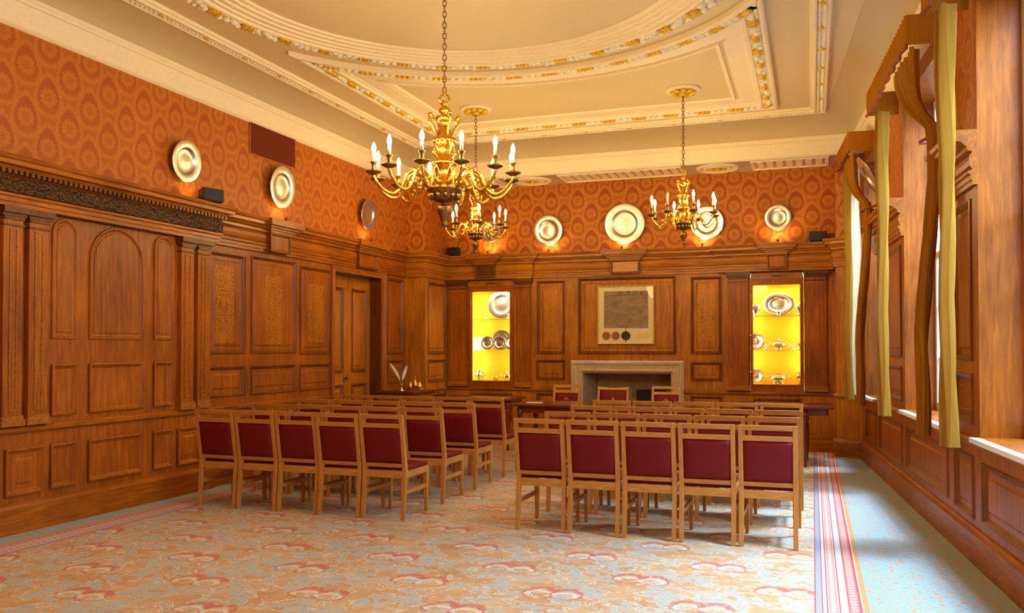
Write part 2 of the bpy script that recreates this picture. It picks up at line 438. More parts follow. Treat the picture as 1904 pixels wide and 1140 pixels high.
PANEL_PROF = [(0, 0), (.004, .012), (.016, .014), (.024, .004), (.036, -.006), (.046, -.016)]
def panel_mesh(mp, r, field=True, d0=0.0):
    mb = MB(); u0, u1, v0, v1 = r
    rect = [(u0, v0), (u1, v0), (u1, v1), (u0, v1)]
    prof = [(a, b + d0) for a, b in PANEL_PROF]
    w = min(u1 - u0, v1 - v0)
    if field and w > .24:
        prof += [(.085, -.016 + d0), (.10, -.006 + d0)]
    mb.sweep(rect, prof, mp, True)
    e, h = prof[-1]
    mb.add([mp(u0 + e, v0 + e, h), mp(u1 - e, v0 + e, h), mp(u1 - e, v1 - e, h), mp(u0 + e, v1 - e, h)], [(0, 1, 2, 3)])
    return mb, h
def panel(mp, r, parent, mat=None, d0=0.0, field=True):
    mb, h = panel_mesh(mp, r, field, d0)
    o = mb.build('panel', mat or OAK, parent)
    u0, u1, v0, v1 = r
    m2 = MB(); m2.sweep([(u0, v0), (u1, v0), (u1, v1), (u0, v1)], [(a, b + d0 + .0012) for a, b in PANEL_PROF], mp, True)
    m2.build('panel_moulding', OAKM, o)
    return o, h

def lettering(mp, r, h, parent, rows, cols):
    """columns of small gilt strokes: rows of worn, unreadable names"""
    mb = MB(); u0, u1, v0, v1 = r
    rh = (v1 - v0) / rows
    for i in range(rows):
        v = v1 - (i + .5) * rh; c = rh * .34
        off = random.uniform(-.02, .02)
        for a, b in cols:
            x = u0 + (u1 - u0) * a + off * .6; e = u0 + (u1 - u0) * b + random.uniform(-.02, .02)
            while x < e:
                w = random.uniform(.006, .011)
                if random.random() > .13:
                    hh = c * random.choice((.7, .8, 1.0))
                    mb.add([mp(x, v - c, h), mp(x + w, v - c, h), mp(x + w, v - c + 2 * hh, h), mp(x, v - c + 2 * hh, h)], [(0, 1, 2, 3)])
                x += w + .0045
    return mb.build('lettering', LETTER, parent, fix=False)

ENT = [(0, 2.57), (.03, 2.57), (.03, 2.60), (.04, 2.605), (.04, 2.635), (.055, 2.648), (.055, 2.665), (.03, 2.672), (.047, 2.70), (.052, 2.735),
       (.047, 2.77), (.03, 2.795), (.062, 2.805), (.062, 2.83), (.085, 2.845), (.10, 2.865), (.14, 2.872), (.14, 2.905), (.16, 2.918), (.168, 2.945), (0, 2.945)]
DADO = [(0, .79), (.02, .79), (.035, .805), (.035, .83), (.02, .845), (0, .85)]
BASE = [(0, 0.0), (.04, 0.0), (.04, .20), (.03, .225), (.015, .235), (0, .24)]
plan = lambda u, v, h: (u, v, h)

def pilaster(mp, u0, u1, parent, d0=0.0, dep=.06, ztop=2.57, teeth=True, zb=.85):
    """fluteless panelled pilaster with egg-moulded capital"""
    w = u1 - u0
    mb = MB()
    def bx(a, b, c, d, e):   # u, v, depth
        p = [mp(a, c, d0), mp(b, c, d0), mp(b, c, d0 + e), mp(a, c, d0 + e), mp(a, d, d0), mp(b, d, d0), mp(b, d, d0 + e), mp(a, d, d0 + e)]
        mb.hexa(p)
    bx(u0, u1, zb, ztop - .10, dep)
    sh = mb.build('pilaster', OAK, parent)
    mb = MB()
    # sunk panel line on the shaft
    r = [(u0 + .05, zb + .12), (u1 - .05, zb + .12), (u1 - .05, ztop - .17), (u0 + .05, ztop - .17)]
    mb.sweep(r, [(0, d0 + dep - .001), (.0, d0 + dep + .008), (.010, d0 + dep + .008), (.014, d0 + dep - .001)], mp, True)
    mb.build('shaft_moulding', OAKX, sh)
    mb = MB()
    bx(u0 - .01, u1 + .01, ztop - .15, ztop - .135, dep + .012)
    bx(u0 - .005, u1 + .005, ztop - .10, ztop - .075, dep + .015)
    bx(u0 - .03, u1 + .03, ztop - .05, ztop - .002, dep + .045)
    if teeth:
        k = max(4, int(w / .035)); s = (w + .05) / k
        for i in range(k):
            a = u0 - .025 + i * s
            bx(a + s * .2, a + s * .8, ztop - .077, ztop - .052, dep + .036)
    bx(u0 - .02, u1 + .02, ztop - .076, ztop - .05, dep + .02)
    mb.build('capital', OAKD, sh)
    mb = MB()
    bx(u0 - .02, u1 + .02, zb, zb + .05, dep + .02); bx(u0 - .01, u1 + .01, zb + .05, zb + .08, dep + .012)
    mb.build('plinth', OAKX, sh)
    return sh

def frieze_block(mp, c, w, parent, d0=.05, z0=2.59, z1=2.80, cap=True, mat=None):
    mb = MB()
    def bx(b, u0, u1, v0, v1, e):
        b.hexa([mp(u0, v0, 0), mp(u1, v0, 0), mp(u1, v0, e), mp(u0, v0, e), mp(u0, v1, 0), mp(u1, v1, 0), mp(u1, v1, e), mp(u0, v1, e)])
    bx(mb, c - w / 2, c + w / 2, z0, z1, d0 + .02)
    o = mb.build('frieze_block', mat or OAK, parent)
    m3 = MB(); m3.sweep([(c - w / 2, z0), (c + w / 2, z0), (c + w / 2, z1), (c - w / 2, z1)], [(-.004, d0), (-.004, d0 + .04), (.014, d0 + .04), (.026, d0 + .021)], mp, True)
    m3.build('block_frame', OAKM, o)
    if cap:
        m2 = MB()
        for i, (z, e, x) in enumerate(((z1, .055, .02), (z1 + .03, .075, .05), (z1 + .055, .105, .09))):
            bx(m2, c - w / 2 - x, c + w / 2 + x, z, z + (.03 if i < 2 else .025), d0 + e)
        bx(m2, c - w / 2 - .13, c + w / 2 + .13, z1 + .08, 2.955, d0 + .145)
        m2.build('block_cap', OAKX, o)
    return o

# ------------------------------------------------------------------ floor, ceiling
fl = MB(); fl.add([(-6.4, YF, 0), (1.75, YF, 0), (1.75, 13.4, 0), (-6.4, 13.4, 0)], [(0, 1, 2, 3)])
struct(fl.build('floor', CARPET))

ceil = root('ceiling')
mb = MB(); mb.add([(-6.2, YF - .1, ZC), (xr(YF) + .12, YF - .1, ZC), (xr(12.9) + .12, 12.9, ZC), (-6.2, 12.9, ZC)], [(0, 1, 2, 3)])
mb.build('ceiling_field', PLASTER, ceil)
# cornice fascia and cove round the room (the end bays fold under a beam)
room_top = [(xr(.16), .16), (xr(YBEAM), YBEAM), (XL, YBEAM), (XL, .16)]
cov = [(0, 4.02), (.015, 4.03), (.03, 4.045), (.095, 4.20), (.11, 4.205), (.11, 4.225), (.125, 4.24), (.135, 4.26)]
cov += [(.135 + .36 * (1 - math.cos(t)), 4.26 + .235 * math.sin(t)) for t in [PI / 2 * i / 8 for i in range(1, 9)]]
mb = MB(); mb.sweep(room_top, cov[:8], plan, True, True)
tr = struct(mb.build('trim_1', PLASTERW))
mb = MB(); mb.sweep(room_top, cov[7:], plan, True, True, True)
mb.build('cove', plain('cove_plaster', srgb(206, 180, 136), .65, 0, .02, .2), ceil)
# beam soffits over the recesses
CX0, CY0 = -2.71, 6.08
sof = MB()
for y0, y1 in ((YBEAM, YB + .02), (YF - .02, .16)):
    sof.add([(XL - .1, y0, ZS), (1.9, y0, ZS), (1.9, y1, ZS), (XL - .1, y1, ZS)], [(0, 1, 2, 3)])
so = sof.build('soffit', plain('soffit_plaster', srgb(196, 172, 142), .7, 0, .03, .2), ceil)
def cmap(u, v, h): return (u, v, ZC - h)
smap = lambda u, v, h: (u, v, ZS - h)
mb = MB()
sy0, sy1 = YBEAM + .12, YB - .12
for a, b in ((-.80, .22), (-3.58, -1.75), (-5.60, -4.52)):
    mb.sweep([(a, sy0), (b, sy0), (b, sy1), (a, sy1)], [(0, 0), (0, .02), (.03, .02), (.045, 0)], smap, True)
    n = int((b - a - .12) / .125)
    for i in range(n):
        x = a + .06 + (i + .5) * (b - a - .12) / n
        mb.hexa([smap(*p) for p in ((x - .045, sy0 + .07, 0), (x + .045, sy0 + .07, 0), (x + .045, sy1 - .07, 0), (x - .045, sy1 - .07, 0),
                                    (x - .035, sy0 + .08, .018), (x + .035, sy0 + .08, .018), (x + .035, sy1 - .08, .018), (x - .035, sy1 - .08, .018))])
mb.build('fluted_panelling', PLASTERW, so)
for rx in (-1.27, -4.05):
    mb = MB()
    ell = lambda r: [(rx + r * 1.0 * math.cos(2 * PI * i / 40), 12.405 + r * math.sin(2 * PI * i / 40)) for i in range(40)]
    mb.sweep(ell(.30), [(0, 0), (.01, .02), (.03, .03), (.06, .025), (.08, 0)], smap, True, True, True)
    mb.sweep(ell(.20), [(0, 0), (.01, .03), (.03, .03), (.05, 0)], smap, True, True, True)
    ro = mb.build('roundel', PLASTERW, so)
    mb = MB()
    for k in range(10):
        a = 2 * PI * k / 10
        mb.ico((rx + .1 * math.cos(a), 12.405 + .1 * math.sin(a), ZS - .015), (.035, .035, .02))
    mb.ico((rx, 12.405, ZS - .02), (.05, .05, .03))
    mb.build('gilt_rosette', GILT, ro)

def ornament(path, width_c, spacing, gold_len, h, closed, name, sparse=False, par=None, size=.05):
    """plaster flowers with gilt leaves following a moulding; path already runs down the middle of the band"""
    W, G = MB(), MB()
    pts = [Vector((*p, 0)) for p in path]
    if closed: pts.append(pts[0])
    seg = [(pts[i], pts[i + 1], (pts[i + 1] - pts[i]).length) for i in range(len(pts) - 1)]
    tot = sum(s[2] for s in seg); cnt = max(1, round(tot / spacing)); st = tot / cnt
    def at(s):
        for a, b, l in seg:
            if s <= l + 1e-9: return a + (b - a) * (s / l), (b - a) / l
            s -= l
        return seg[-1][1], (seg[-1][1] - seg[-1][0]).normalized()
    for i in range(cnt):
        s0 = i * st
        nf = max(2, int((st - gold_len) / (size * 1.15)))
        for k in range(nf):
            s = s0 + gold_len + (k + .5) * (st - gold_len) / nf
            p, t = at(min(s, tot)); nrm = Vector((-t.y, t.x, 0))
            q = p + nrm * random.uniform(-.3, .3) * width_c
            if not sparse and random.random() < .16:
                G.ico((q.x, q.y, ZC - h - .006), (size * .34, size * .34, .022))
            if sparse:
                for e in (-.5, .5):
                    q = p + nrm * e * width_c * .7
                    W.ico((q.x, q.y, ZC - h), (size * .5, size * .5, .018))
            else:
                W.ico((q.x, q.y, ZC - h), (size * random.uniform(.55, .8), size * random.uniform(.55, .8), .032))
                for e in (-1, 1):
                    q2 = p + nrm * e * width_c * .42
                    W.ico((q2.x, q2.y, ZC - h + .008), (size * .42, size * .42, .02))
        ng = 1 if sparse else 3
        for k in range(ng):
            p, t = at(min(s0 + gold_len * (k + .5) / ng, tot)); nrm = Vector((-t.y, t.x, 0))
            ang = math.atan2(t.y, t.x)
            M = Matrix.Translation((p.x, p.y, ZC - h - .004)) @ Matrix.Rotation(ang, 4, 'Z')
            lw = width_c * (.55 if sparse else .5) * random.uniform(.7, 1.1)
            G.ico((0, random.uniform(-.2, .2) * lw, 0), (gold_len / ng * .62, lw, .03 if not sparse else .022), M)
    f = W.build('plaster_flowers', FLOWER, par); f['kind'] = 'stuff'
    g = G.build('gilt_leaves', GILT, par); g['kind'] = 'stuff'

def fillets(rings, closed_path_fn, name):
    mb = MB()
    for (r0, r1, h) in rings: closed_path_fn(mb, r0, r1, h)
    return mb.build(name, PLASTERW, ceil)

def ellipse(r, n=96, ax=.965): return [(CX0 + ax * r * math.cos(2 * PI * i / n), CY0 + r * math.sin(2 * PI * i / n)) for i in range(n)]
# the big ring
mb = MB()
mb.sweep(ellipse(2.30), [(0, 0), (0, .06), (.02, .075), (.045, .07), (.05, .052), (.10, .056), (.105, .040), (.165, .044), (.17, .028), (.23, .032), (.235, .016), (.29, .018), (.30, 0)], cmap, True, True, False)
mb.sweep(ellipse(2.51), [(0, 0), (.015, .02), (.03, .02), (.04, .012), (.2, .03), (.225, .03)], cmap, True, True, True)
ring = mb.build('ring_moulding', PLASTERW, ceil)
ornament(ellipse(2.405), .15, .42, .13, .035, True, 'ring', par=ring, size=.062)
# outer rectangular border
bx0, bx1, by0, by1 = -5.60, .18, .66, 11.50
def rect_border(mb, i0, prof):
    mb.sweep([(bx0 + i0, by0 + i0), (bx1 - i0, by0 + i0), (bx1 - i0, by1 - i0), (bx0 + i0, by1 - i0)], prof, cmap, True)
mb = MB()
rect_border(mb, 0, [(0, 0), (.0, .03), (.012, .045), (.03, .045), (.035, .025), (.125, .025), (.13, .05), (.15, .05), (.16, .03), (.18, .03), (.19, 0)])
ob = mb.build('border_moulding', PLASTERW, ceil)
c = .08
ornament([(bx0 + c, by0 + c), (bx1 - c, by0 + c), (bx1 - c, by1 - c), (bx0 + c, by1 - c)], .07, .60, .06, .03, True, 'outer', True, ob, .045)
# the four corner-to-corner spandrels: border arcs + straight sides (back pair of sides visible)
XH = 2.32; YH = 5.0     # half sizes of the inner rectangle (to its outer edge)
def arc_pts(r, n=40, flip=1):
    a0 = math.acos(min(1, (XH - .02) / r))
    return [(CX0 + r * math.cos(a0 + (PI - 2 * a0) * i / n), CY0 + flip * r * math.sin(a0 + (PI - 2 * a0) * i / n)) for i in range(n + 1)]
for flip in (1, -1):
    def spandrel(inset):
        r = 2.66 + inset; xh = XH - inset; yy = CY0 + flip * (YH - inset)
        a0 = math.acos(min(1, xh / r)); n = 44
        arc = [(CX0 + r * math.cos(a0 + (PI - 2 * a0) * i / n), CY0 + flip * r * math.sin(a0 + (PI - 2 * a0) * i / n)) for i in range(n + 1)]
        return arc + [(CX0 - xh, yy), (CX0 + xh, yy)]
    lf = (flip < 0)
    mb = MB()
    mb.sweep(spandrel(0), [(0, 0), (0, .045), (.02, .055), (.05, .055), (.06, .03)], cmap, True, lf)
    mb.sweep(spandrel(.06), [(0, .03), (.11, .03)], cmap, True, lf)
    mb.sweep(spandrel(.17), [(0, .03), (.005, .045), (.03, .045), (.04, .02), (.07, .02), (.08, .012), (.26, .008), (.27, 0)], cmap, True, lf)
    mb.sweep(spandrel(.47), [(0, 0), (.005, .022), (.03, .022), (.05, 0)], cmap, True, lf)
    so_ = mb.build('spandrel_moulding', PLASTERW, ceil)
    ornament(spandrel(.115), .10, .41, .17, .035, True, 'spandrel', par=so_, size=.055)

def ceiling_rose(x, y, parent):
    mb = MB()
    mb.lathe([(0, ZC - .03), (.15, ZC - .03), (.17, ZC - .035), (.195, ZC - .03), (.205, ZC - .012), (.2, ZC + .0)], 28, Matrix.Translation((x, y, 0)))
    r = mb.build('ceiling_rose', PLASTERW, parent)
    mb = MB()
    for k in range(9):
        a = 2 * PI * k / 9
        mb.ico((x + .115 * math.cos(a), y + .115 * math.sin(a), ZC - .045), (.045, .045, .028))
    mb.ico((x, y, ZC - .05), (.055, .055, .04))
    mb.build('gilt_petals', GILT, r)
for x, y in ((-1.417, 10.03), (-4.008, 9.97), (-1.417, 2.15), (-4.008, 2.15)): ceiling_rose(x, y, ceil)
ceiling_rose(CX0, CY0, ceil)

# ------------------------------------------------------------------ back wall
wb = root('wall_back')
CAB = [(-5.275, -4.475), (-.855, -.115)]
FP = (-3.55, -1.815)
H_back = [(c0, c1, .83, 2.545) for c0, c1 in CAB] + [(FP[0], FP[1], -.01, 1.27)]
P_back = [(-4.11, -3.645, 1.372, 2.528), (-4.12, -3.645, .965, 1.285), (-3.435, -1.925, 1.372, 2.552), (-1.71, -1.258, 1.372, 2.525), (-1.715, -1.255, .975, 1.262),
          (-4.12, -3.645, .28, .76), (-1.715, -1.255, .28, .76), (-5.23, -4.52, .30, .74), (-.82, -.15, .30, .74)]
P_ret = [(12.06, 12.74, 1.372, 2.50), (12.06, 12.74, .93, 1.285), (12.06, 12.74, .28, .74)]
mb = board(mB, XRET, .30, 0, 2.6, H_back + P_back)
board(mRet, YP, YB, 0, 2.6, P_ret, mb=mb)
board(mPil, XL, XRET, 0, 2.6, (), mb=mb)
board(mRP, 0, _rl, 0, 2.6, (), mb=mb)
board(mRR, 12.36, YB, 0, 2.6, (), mb=mb)
mb.build('panelling', OAKLIT, wb)
pans = []
for r in P_back: pans.append(panel(mB, r, wb, OAKLIT))
for r in P_ret: panel(mRet, r, wb, OAKLIT)
lettering(mB, (-3.99, -3.765, 1.56, 2.375), pans[0][1] + .0015, pans[0][0], 46, ((.0, 1.0),))
lettering(mB, (-1.605, -1.365, 1.57, 2.42), pans[3][1] + .0015, pans[3][0], 48, ((0, .28), (.34, .62), (.68, 1.0)))
# damask above
mb = board(mB, XRET, .30, 2.6, ZS + .02)
board(mPil, XL, XRET, 2.6, ZS + .02, mb=mb); board(mRP, 0, _rl, 2.6, ZS + .3, mb=mb)
mb.build('damask_hanging', DAMX, wb)
mb = board(mRet, YP, YB, 2.6, ZS + .02); board(mRR, 12.36, YB, 2.6, ZS + .02, mb=mb)
mb.build('damask_hanging', DAMY, wb)
# entablature with its breaks
brk = .075
e_path = [RP1, RP0, (.30, YB - brk), (-1.27, YB - brk), (-1.27, YB), (-4.19, YB), (-4.19, YB - brk), (XRET, YB - brk), (XRET, YP), (XL, YP)]
mb = MB(); mb.sweep(e_path, ENT, plan)
mb.build('entablature', wood('oak_back_moulding_lit', srgb(120, 62, 8), srgb(232, 146, 40), .38, 'x'), wb)  # lit copy of the oak moulding, back-wall brightness held in the colour
d_path = [RP1, RP0, (.30, YB), (-.12, YB)]
mb = MB(); mb.sweep([RP1, RP0, (.30, YB), (FP[1], YB)], DADO, plan); mb.sweep([(FP[0], YB), (XRET, YB), (XRET, YP), (XL, YP)], DADO, plan)
mb.build('dado_rail', OAKX, wb)
mb = MB(); mb.sweep([RP1, RP0, (.30, YB), (FP[1], YB)], BASE, plan); mb.sweep([(FP[0], YB), (XRET, YB), (XRET, YP), (XL, YP)], BASE, plan)
struct(mb.build('baseboard_back', OAKX))
for a, b in ((-5.60, -5.295), (-4.455, -4.20), (-1.165, -.875), (-.095, .185)):
    pilaster(mB, a, b, wb)
frieze_block(mB, -2.68, .44, wb, .06, 2.60, 2.80, mat=CHAIRX)
frieze_block(mB, -4.93, .33, wb, .06 + brk, 2.60, 2.80, mat=OAKD)
frieze_block(mB, -.475, .26, wb, .06 + brk, 2.60, 2.80)

# ------------------------------------------------------------------ left wall
wl = root('wall_left')
DOOR = (9.88, 11.18, 0, 2.49)
PAV = (4.80, 7.36)
Ptop = [(7.38, 8.00, 1.40, 2.50), (8.10, 9.00, 1.40, 2.525), (9.07, 9.80, 1.385, 2.495)]
Plow = [(7.38, 8.00, .935, 1.27), (8.10, 9.00, .93, 1.268), (9.07, 9.80, .93, 1.27)]
Pdad = [(7.42, 8.00, .30, .70), (8.10, 9.00, .30, .70), (9.07, 9.74, .30, .70)]
Pend = [(11.38, 11.90, 1.372, 2.52), (11.38, 11.90, .93, 1.285), (11.38, 11.90, .28, .74)]
Pnear = [(2.9, 3.75, 1.40, 2.5), (3.83, 4.70, 1.40, 2.5), (2.9, 3.75, .93, 1.27), (3.83, 4.70, .93, 1.27)]
mb = board(mL, YF, YP, 0, 2.6, [(DOOR[0], DOOR[1], -.01, DOOR[3])] + Ptop + Plow + Pdad + Pend + Pnear)
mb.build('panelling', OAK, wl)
lt = []
for r in Ptop + Plow + Pdad + Pend + Pnear: lt.append(panel(mL, r, wl))
for i, (r, cols) in enumerate((((7.50, 7.79, 1.52, 2.36), ((0, .26), (.33, .64), (.69, 1.0))), ((8.375, 8.70, 1.51, 2.32), ((0, .24), (.28, .6), (.64, 1.0))), ((9.28, 9.62, 1.54, 2.28), ((0, .3), (.35, 1.0))))):
    lettering(mL, r, lt[i][1] + .0015, lt[i][0], (38, 42, 44)[i], cols)
mb = board(mL, YF, YP, 2.6, ZS + .02)
mb.build('damask_hanging', DAMY, wl)
pb = .10
l_path = [(XL, YP), (XL, PAV[1]), (XL + pb, PAV[1]), (XL + pb, PAV[0]), (XL, PAV[0]), (XL, YF)]
mb = MB(); mb.sweep(l_path, ENT, plan); mb.build('entablature', OAKY, wl)
mb = MB()
for s in ([(XL, YP), (XL, DOOR[1] + .12)], [(XL, DOOR[0] - .07), (XL, PAV[1]), (XL + .05, PAV[1]), (XL + .05, PAV[0]), (XL, PAV[0]), (XL, YF)]): mb.sweep(s, DADO, plan)
mb.build('dado_rail', OAKY, wl)
mb = MB()
for s in ([(XL, YP), (XL, DOOR[1] + .12)], [(XL, DOOR[0] - .07), (XL, PAV[1]), (XL + .05, PAV[1]), (XL + .05, PAV[0]), (XL, PAV[0]), (XL, YF)]): mb.sweep(s, BASE, plan)
struct(mb.build('baseboard_left', OAKY))
frieze_block(mL, 8.545, .40, wl, .055); frieze_block(mL, 10.66, .56, wl, .055)
# pavilion: arched panels between coupled pilasters
mpv = lambda u, v, d: (XL + .05 + d, u, v)
mb = MB()
mb.box(XL, XL + .05, PAV[0], PAV[1], 0, 2.6)
pv = mb.build('pavilion_panelling', OAK, wl)
def arch_path(u0, u1, v0, v1):
    r = (u1 - u0) / 2; c = (u0 + u1) / 2
    return [(u0, v0), (u1, v0), (u1, v1 - r)] + [(c + r * math.cos(PI * i / 14), v1 - r + r * math.sin(PI * i / 14)) for i in range(1, 14)] + [(u0, v1 - r)]
for u0, u1 in ((6.53, 6.79), (5.37, 5.63), (5.76, 6.40)):
    p = arch_path(u0, u1, 1.54, 2.555)
    mb = MB(); mb.sweep(p, [(0, 0), (.004, .016), (.018, .016), (.03, .004), (.04, .001), (.055, .001), (.06, .008)], mpv, True)
    q = arch_path(u0 + .06, u1 - .06, 1.60, 2.495)
    mb.add([mpv(a, b, .008) for a, b in q], [tuple(range(len(q)))])
    mb.build('arched_panel', OAK, pv)
    for v0, v1 in ((.90, 1.335), (.30, .672)):
        mb, h = panel_mesh(mpv, (u0 - (.2 if v1 < .8 and u0 > 6.4 else 0) * 0, u1, v0, v1), False, .017)
        mb.build('panel', OAK, pv)
mb, h = panel_mesh(mpv, (6.86, 7.20, .296, .672), True, .017); mb.build('panel', OAK, pv)
mb, h = panel_mesh(mpv, (4.95, 5.30, .296, .672), True, .017); mb.build('panel', OAK, pv)
for a, b in ((6.86, 7.04), (7.10, 7.27), (5.12, 5.30), (4.89, 5.06)):
    pilaster(mpv, a, b, wl, 0, .05, 2.57, False)
mb = MB()
mb.box(XL + pb + .055, XL + pb + .062, PAV[0] - .05, PAV[1] + .05, 2.675, 2.79)
mb.build('carved_frieze', CARVED, wl)
mb = MB()
for i in range(52):
    y = PAV[0] - .07 + i * .052
    mb.box(XL + pb + .06, XL + pb + .105, y, y + .03, 2.808, 2.842)
dn = mb.build('dentil_moulding', OAKD, wl)

# door in the left wall
dr = root('door_1')
mb = MB()   # recess lining
dx = XL - .18
for y in (DOOR[0], DOOR[1]):
    mb.add([(XL, y, 0), (dx - .06, y, 0), (dx - .06, y, DOOR[3]), (XL, y, DOOR[3])], [(0, 1, 2, 3)])
mb.add([(XL, DOOR[0], DOOR[3]), (XL, DOOR[1], DOOR[3]), (dx - .06, DOOR[1], DOOR[3]), (dx - .06, DOOR[0], DOOR[3])], [(0, 1, 2, 3)])
mb.build('door_lining', OAKD, dr)
mb = MB()
mb.sweep([(DOOR[0], 0), (DOOR[0], DOOR[3]), (DOOR[1], DOOR[3]), (DOOR[1], 0)],
         [(0, 0), (0, .02), (.02, .025), (.03, .018), (.075, .022), (.09, .035), (.105, .035), (.11, 0)], mL, False, True)
mb.build('architrave', OAK, dr)
ym = 10.53
mD = lambda u, v, d: (dx + d, u, v)
for y0, y1 in ((DOOR[0] + .004, ym - .003), (ym + .003, DOOR[1] - .004)):
    up = (y0 + .11, y1 - .11, 1.12, 2.31); lo = (y0 + .11, y1 - .11, .22, .96)
    mb = board(mD, y0, y1, .01, DOOR[3] - .005, [up, lo])
    mb.box(dx - .05, dx - .045, y0, y1, .01, DOOR[3] - .005)
    for y in (y0, y1): mb.add([(dx, y, .01), (dx - .05, y, .01), (dx - .05, y, DOOR[3]), (dx, y, DOOR[3])], [(0, 1, 2, 3)])
    leaf = mb.build('door_leaf', DOORW, dr)
    for r in (up, lo):
        panel(mD, r, leaf, DOORW)
    if y0 < 10:
        mb = MB(); kM = Matrix.Translation((dx, ym - .065, 1.055)) @ Matrix.Rotation(PI / 2, 4, 'Y')
        mb.lathe([(0, .0), (.028, 0), (.028, .006), (.01, .01), (.01, .03), (.024, .038), (.028, .05), (.02, .062), (0, .064)], 16, kM)
        mb.box(dx, dx + .012, ym - .10, ym - .03, .99, 1.03)
        mb.build('door_handle', BRASSD, leaf)

# ------------------------------------------------------------------ right wall with tall windows
wr = root('wall_right')
WIN = [(10.95, 11.92), (7.30, 9.15), (4.45, 6.45), (1.2, 3.2)]
WZ = (.86, 3.86)
holes = [(a, b, *WZ) for a, b in WIN]
Pr = []
prev = 12.0
for a, b in WIN: Pr.append((a + .06, b - .06, .30, .70))
piers = [(9.15, 10.95), (6.45, 7.30), (3.2, 4.45)]
for a, b in piers: Pr += [(a + .16, b - .16, 1.372, 2.50), (a + .16, b - .16, .93, 1.285), (a + .16, b - .16, .28, .72)]
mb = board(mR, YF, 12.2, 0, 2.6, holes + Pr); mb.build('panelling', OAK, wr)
for r in Pr: panel(mR, r, wr)
mb = board(mR, YF, 12.2, 2.6, ZS + .05, holes); mb.build('damask_hanging', DAMY, wr)
rp = lambda y: (xr(y), y)
for a, b in piers + [(YF, 1.2), (11.92, 12.2)]:
    mb = MB(); mb.sweep([rp(a), rp(b)], ENT, plan); mb.build('entablature', OAKY, wr)
mb = MB(); mb.sweep([rp(YF), rp(12.2)], DADO, plan); mb.build('dado_rail', OAKY, wr)
mb = MB(); mb.sweep([rp(YF), rp(12.2)], BASE, plan); struct(mb.build('baseboard_right', OAKY))
FRAMEW = plain('white_sash_paint', srgb(238, 236, 228), .45, 0, .02)
for i, (a, b) in enumerate(WIN):
    w = root('window_%d' % (i + 1))
    D = -.32
    mb = MB()    # splayed wooden reveals
    for u in (a, b):
        mb.add([mR(u, WZ[0], 0), mR(u, WZ[0], D), mR(u, WZ[1], D), mR(u, WZ[1], 0)], [(0, 1, 2, 3)])
    for v in WZ:
        mb.add([mR(a, v, 0), mR(b, v, 0), mR(b, v, D), mR(a, v, D)], [(0, 1, 2, 3)])
    mb.build('window_reveal', OAK, w)
    mb = MB()
    mb.hexa([mR(*p) for p in ((a - .04, WZ[0] - .035, D), (b + .04, WZ[0] - .035, D), (b + .04, WZ[0] - .035, .06), (a - .04, WZ[0] - .035, .06),
                              (a - .04, WZ[0] - .002, D), (b + .04, WZ[0] - .002, D), (b + .04, WZ[0] - .002, .06), (a - .04, WZ[0] - .002, .06))])
    mb.build('window_sill', FRAMEW, w)
    mb = MB()
    def bar(u0, u1, v0, v1, e=.045):
        mb.hexa([mR(*p) for p in ((u0, v0, D), (u1, v0, D), (u1, v0, D + e), (u0, v0, D + e), (u0, v1, D), (u1, v1, D), (u1, v1, D + e), (u0, v1, D + e))])
    z0, z1 = WZ; zm = (z0 + z1) / 2
    bar(a, a + .06, z0, z1); bar(b - .06, b, z0, z1); bar(a, b, z0, z0 + .08); bar(a, b, z1 - .07, z1); bar(a, b, zm - .03, zm + .03)
    nv = 2 if b - a < 1.5 else 3
    for k in range(1, nv): u = a + (b - a) * k / nv; bar(u - .013, u + .013, z0, z1, .03)
    for k in (1, 2, 4, 5): v = z0 + (z1 - z0) * k / 6; bar(a, b, v - .013, v + .013, .03)
    fr = mb.build('window_sash', FRAMEW, w)
    mb = MB(); mb.add([mR(a, z0, D + .012), mR(b, z0, D + .012), mR(b, z1, D + .012), mR(a, z1, D + .012)], [(0, 1, 2, 3)])
    mb.build('window_pane', GLASS, fr)
# near wall behind the camera
wf = root('wall_front')
mb = MB(); mb.add([(XL - .1, YF, 0), (1.9, YF, 0), (1.9, YF, 2.6), (XL - .1, YF, 2.6)], [(0, 1, 2, 3)]); mb.build('panelling', OAK, wf)
mb = MB(); mb.add([(XL - .1, YF, 2.6), (1.9, YF, 2.6), (1.9, YF, 4.6), (XL - .1, YF, 4.6)], [(0, 1, 2, 3)]); mb.build('damask_hanging', DAMX, wf)

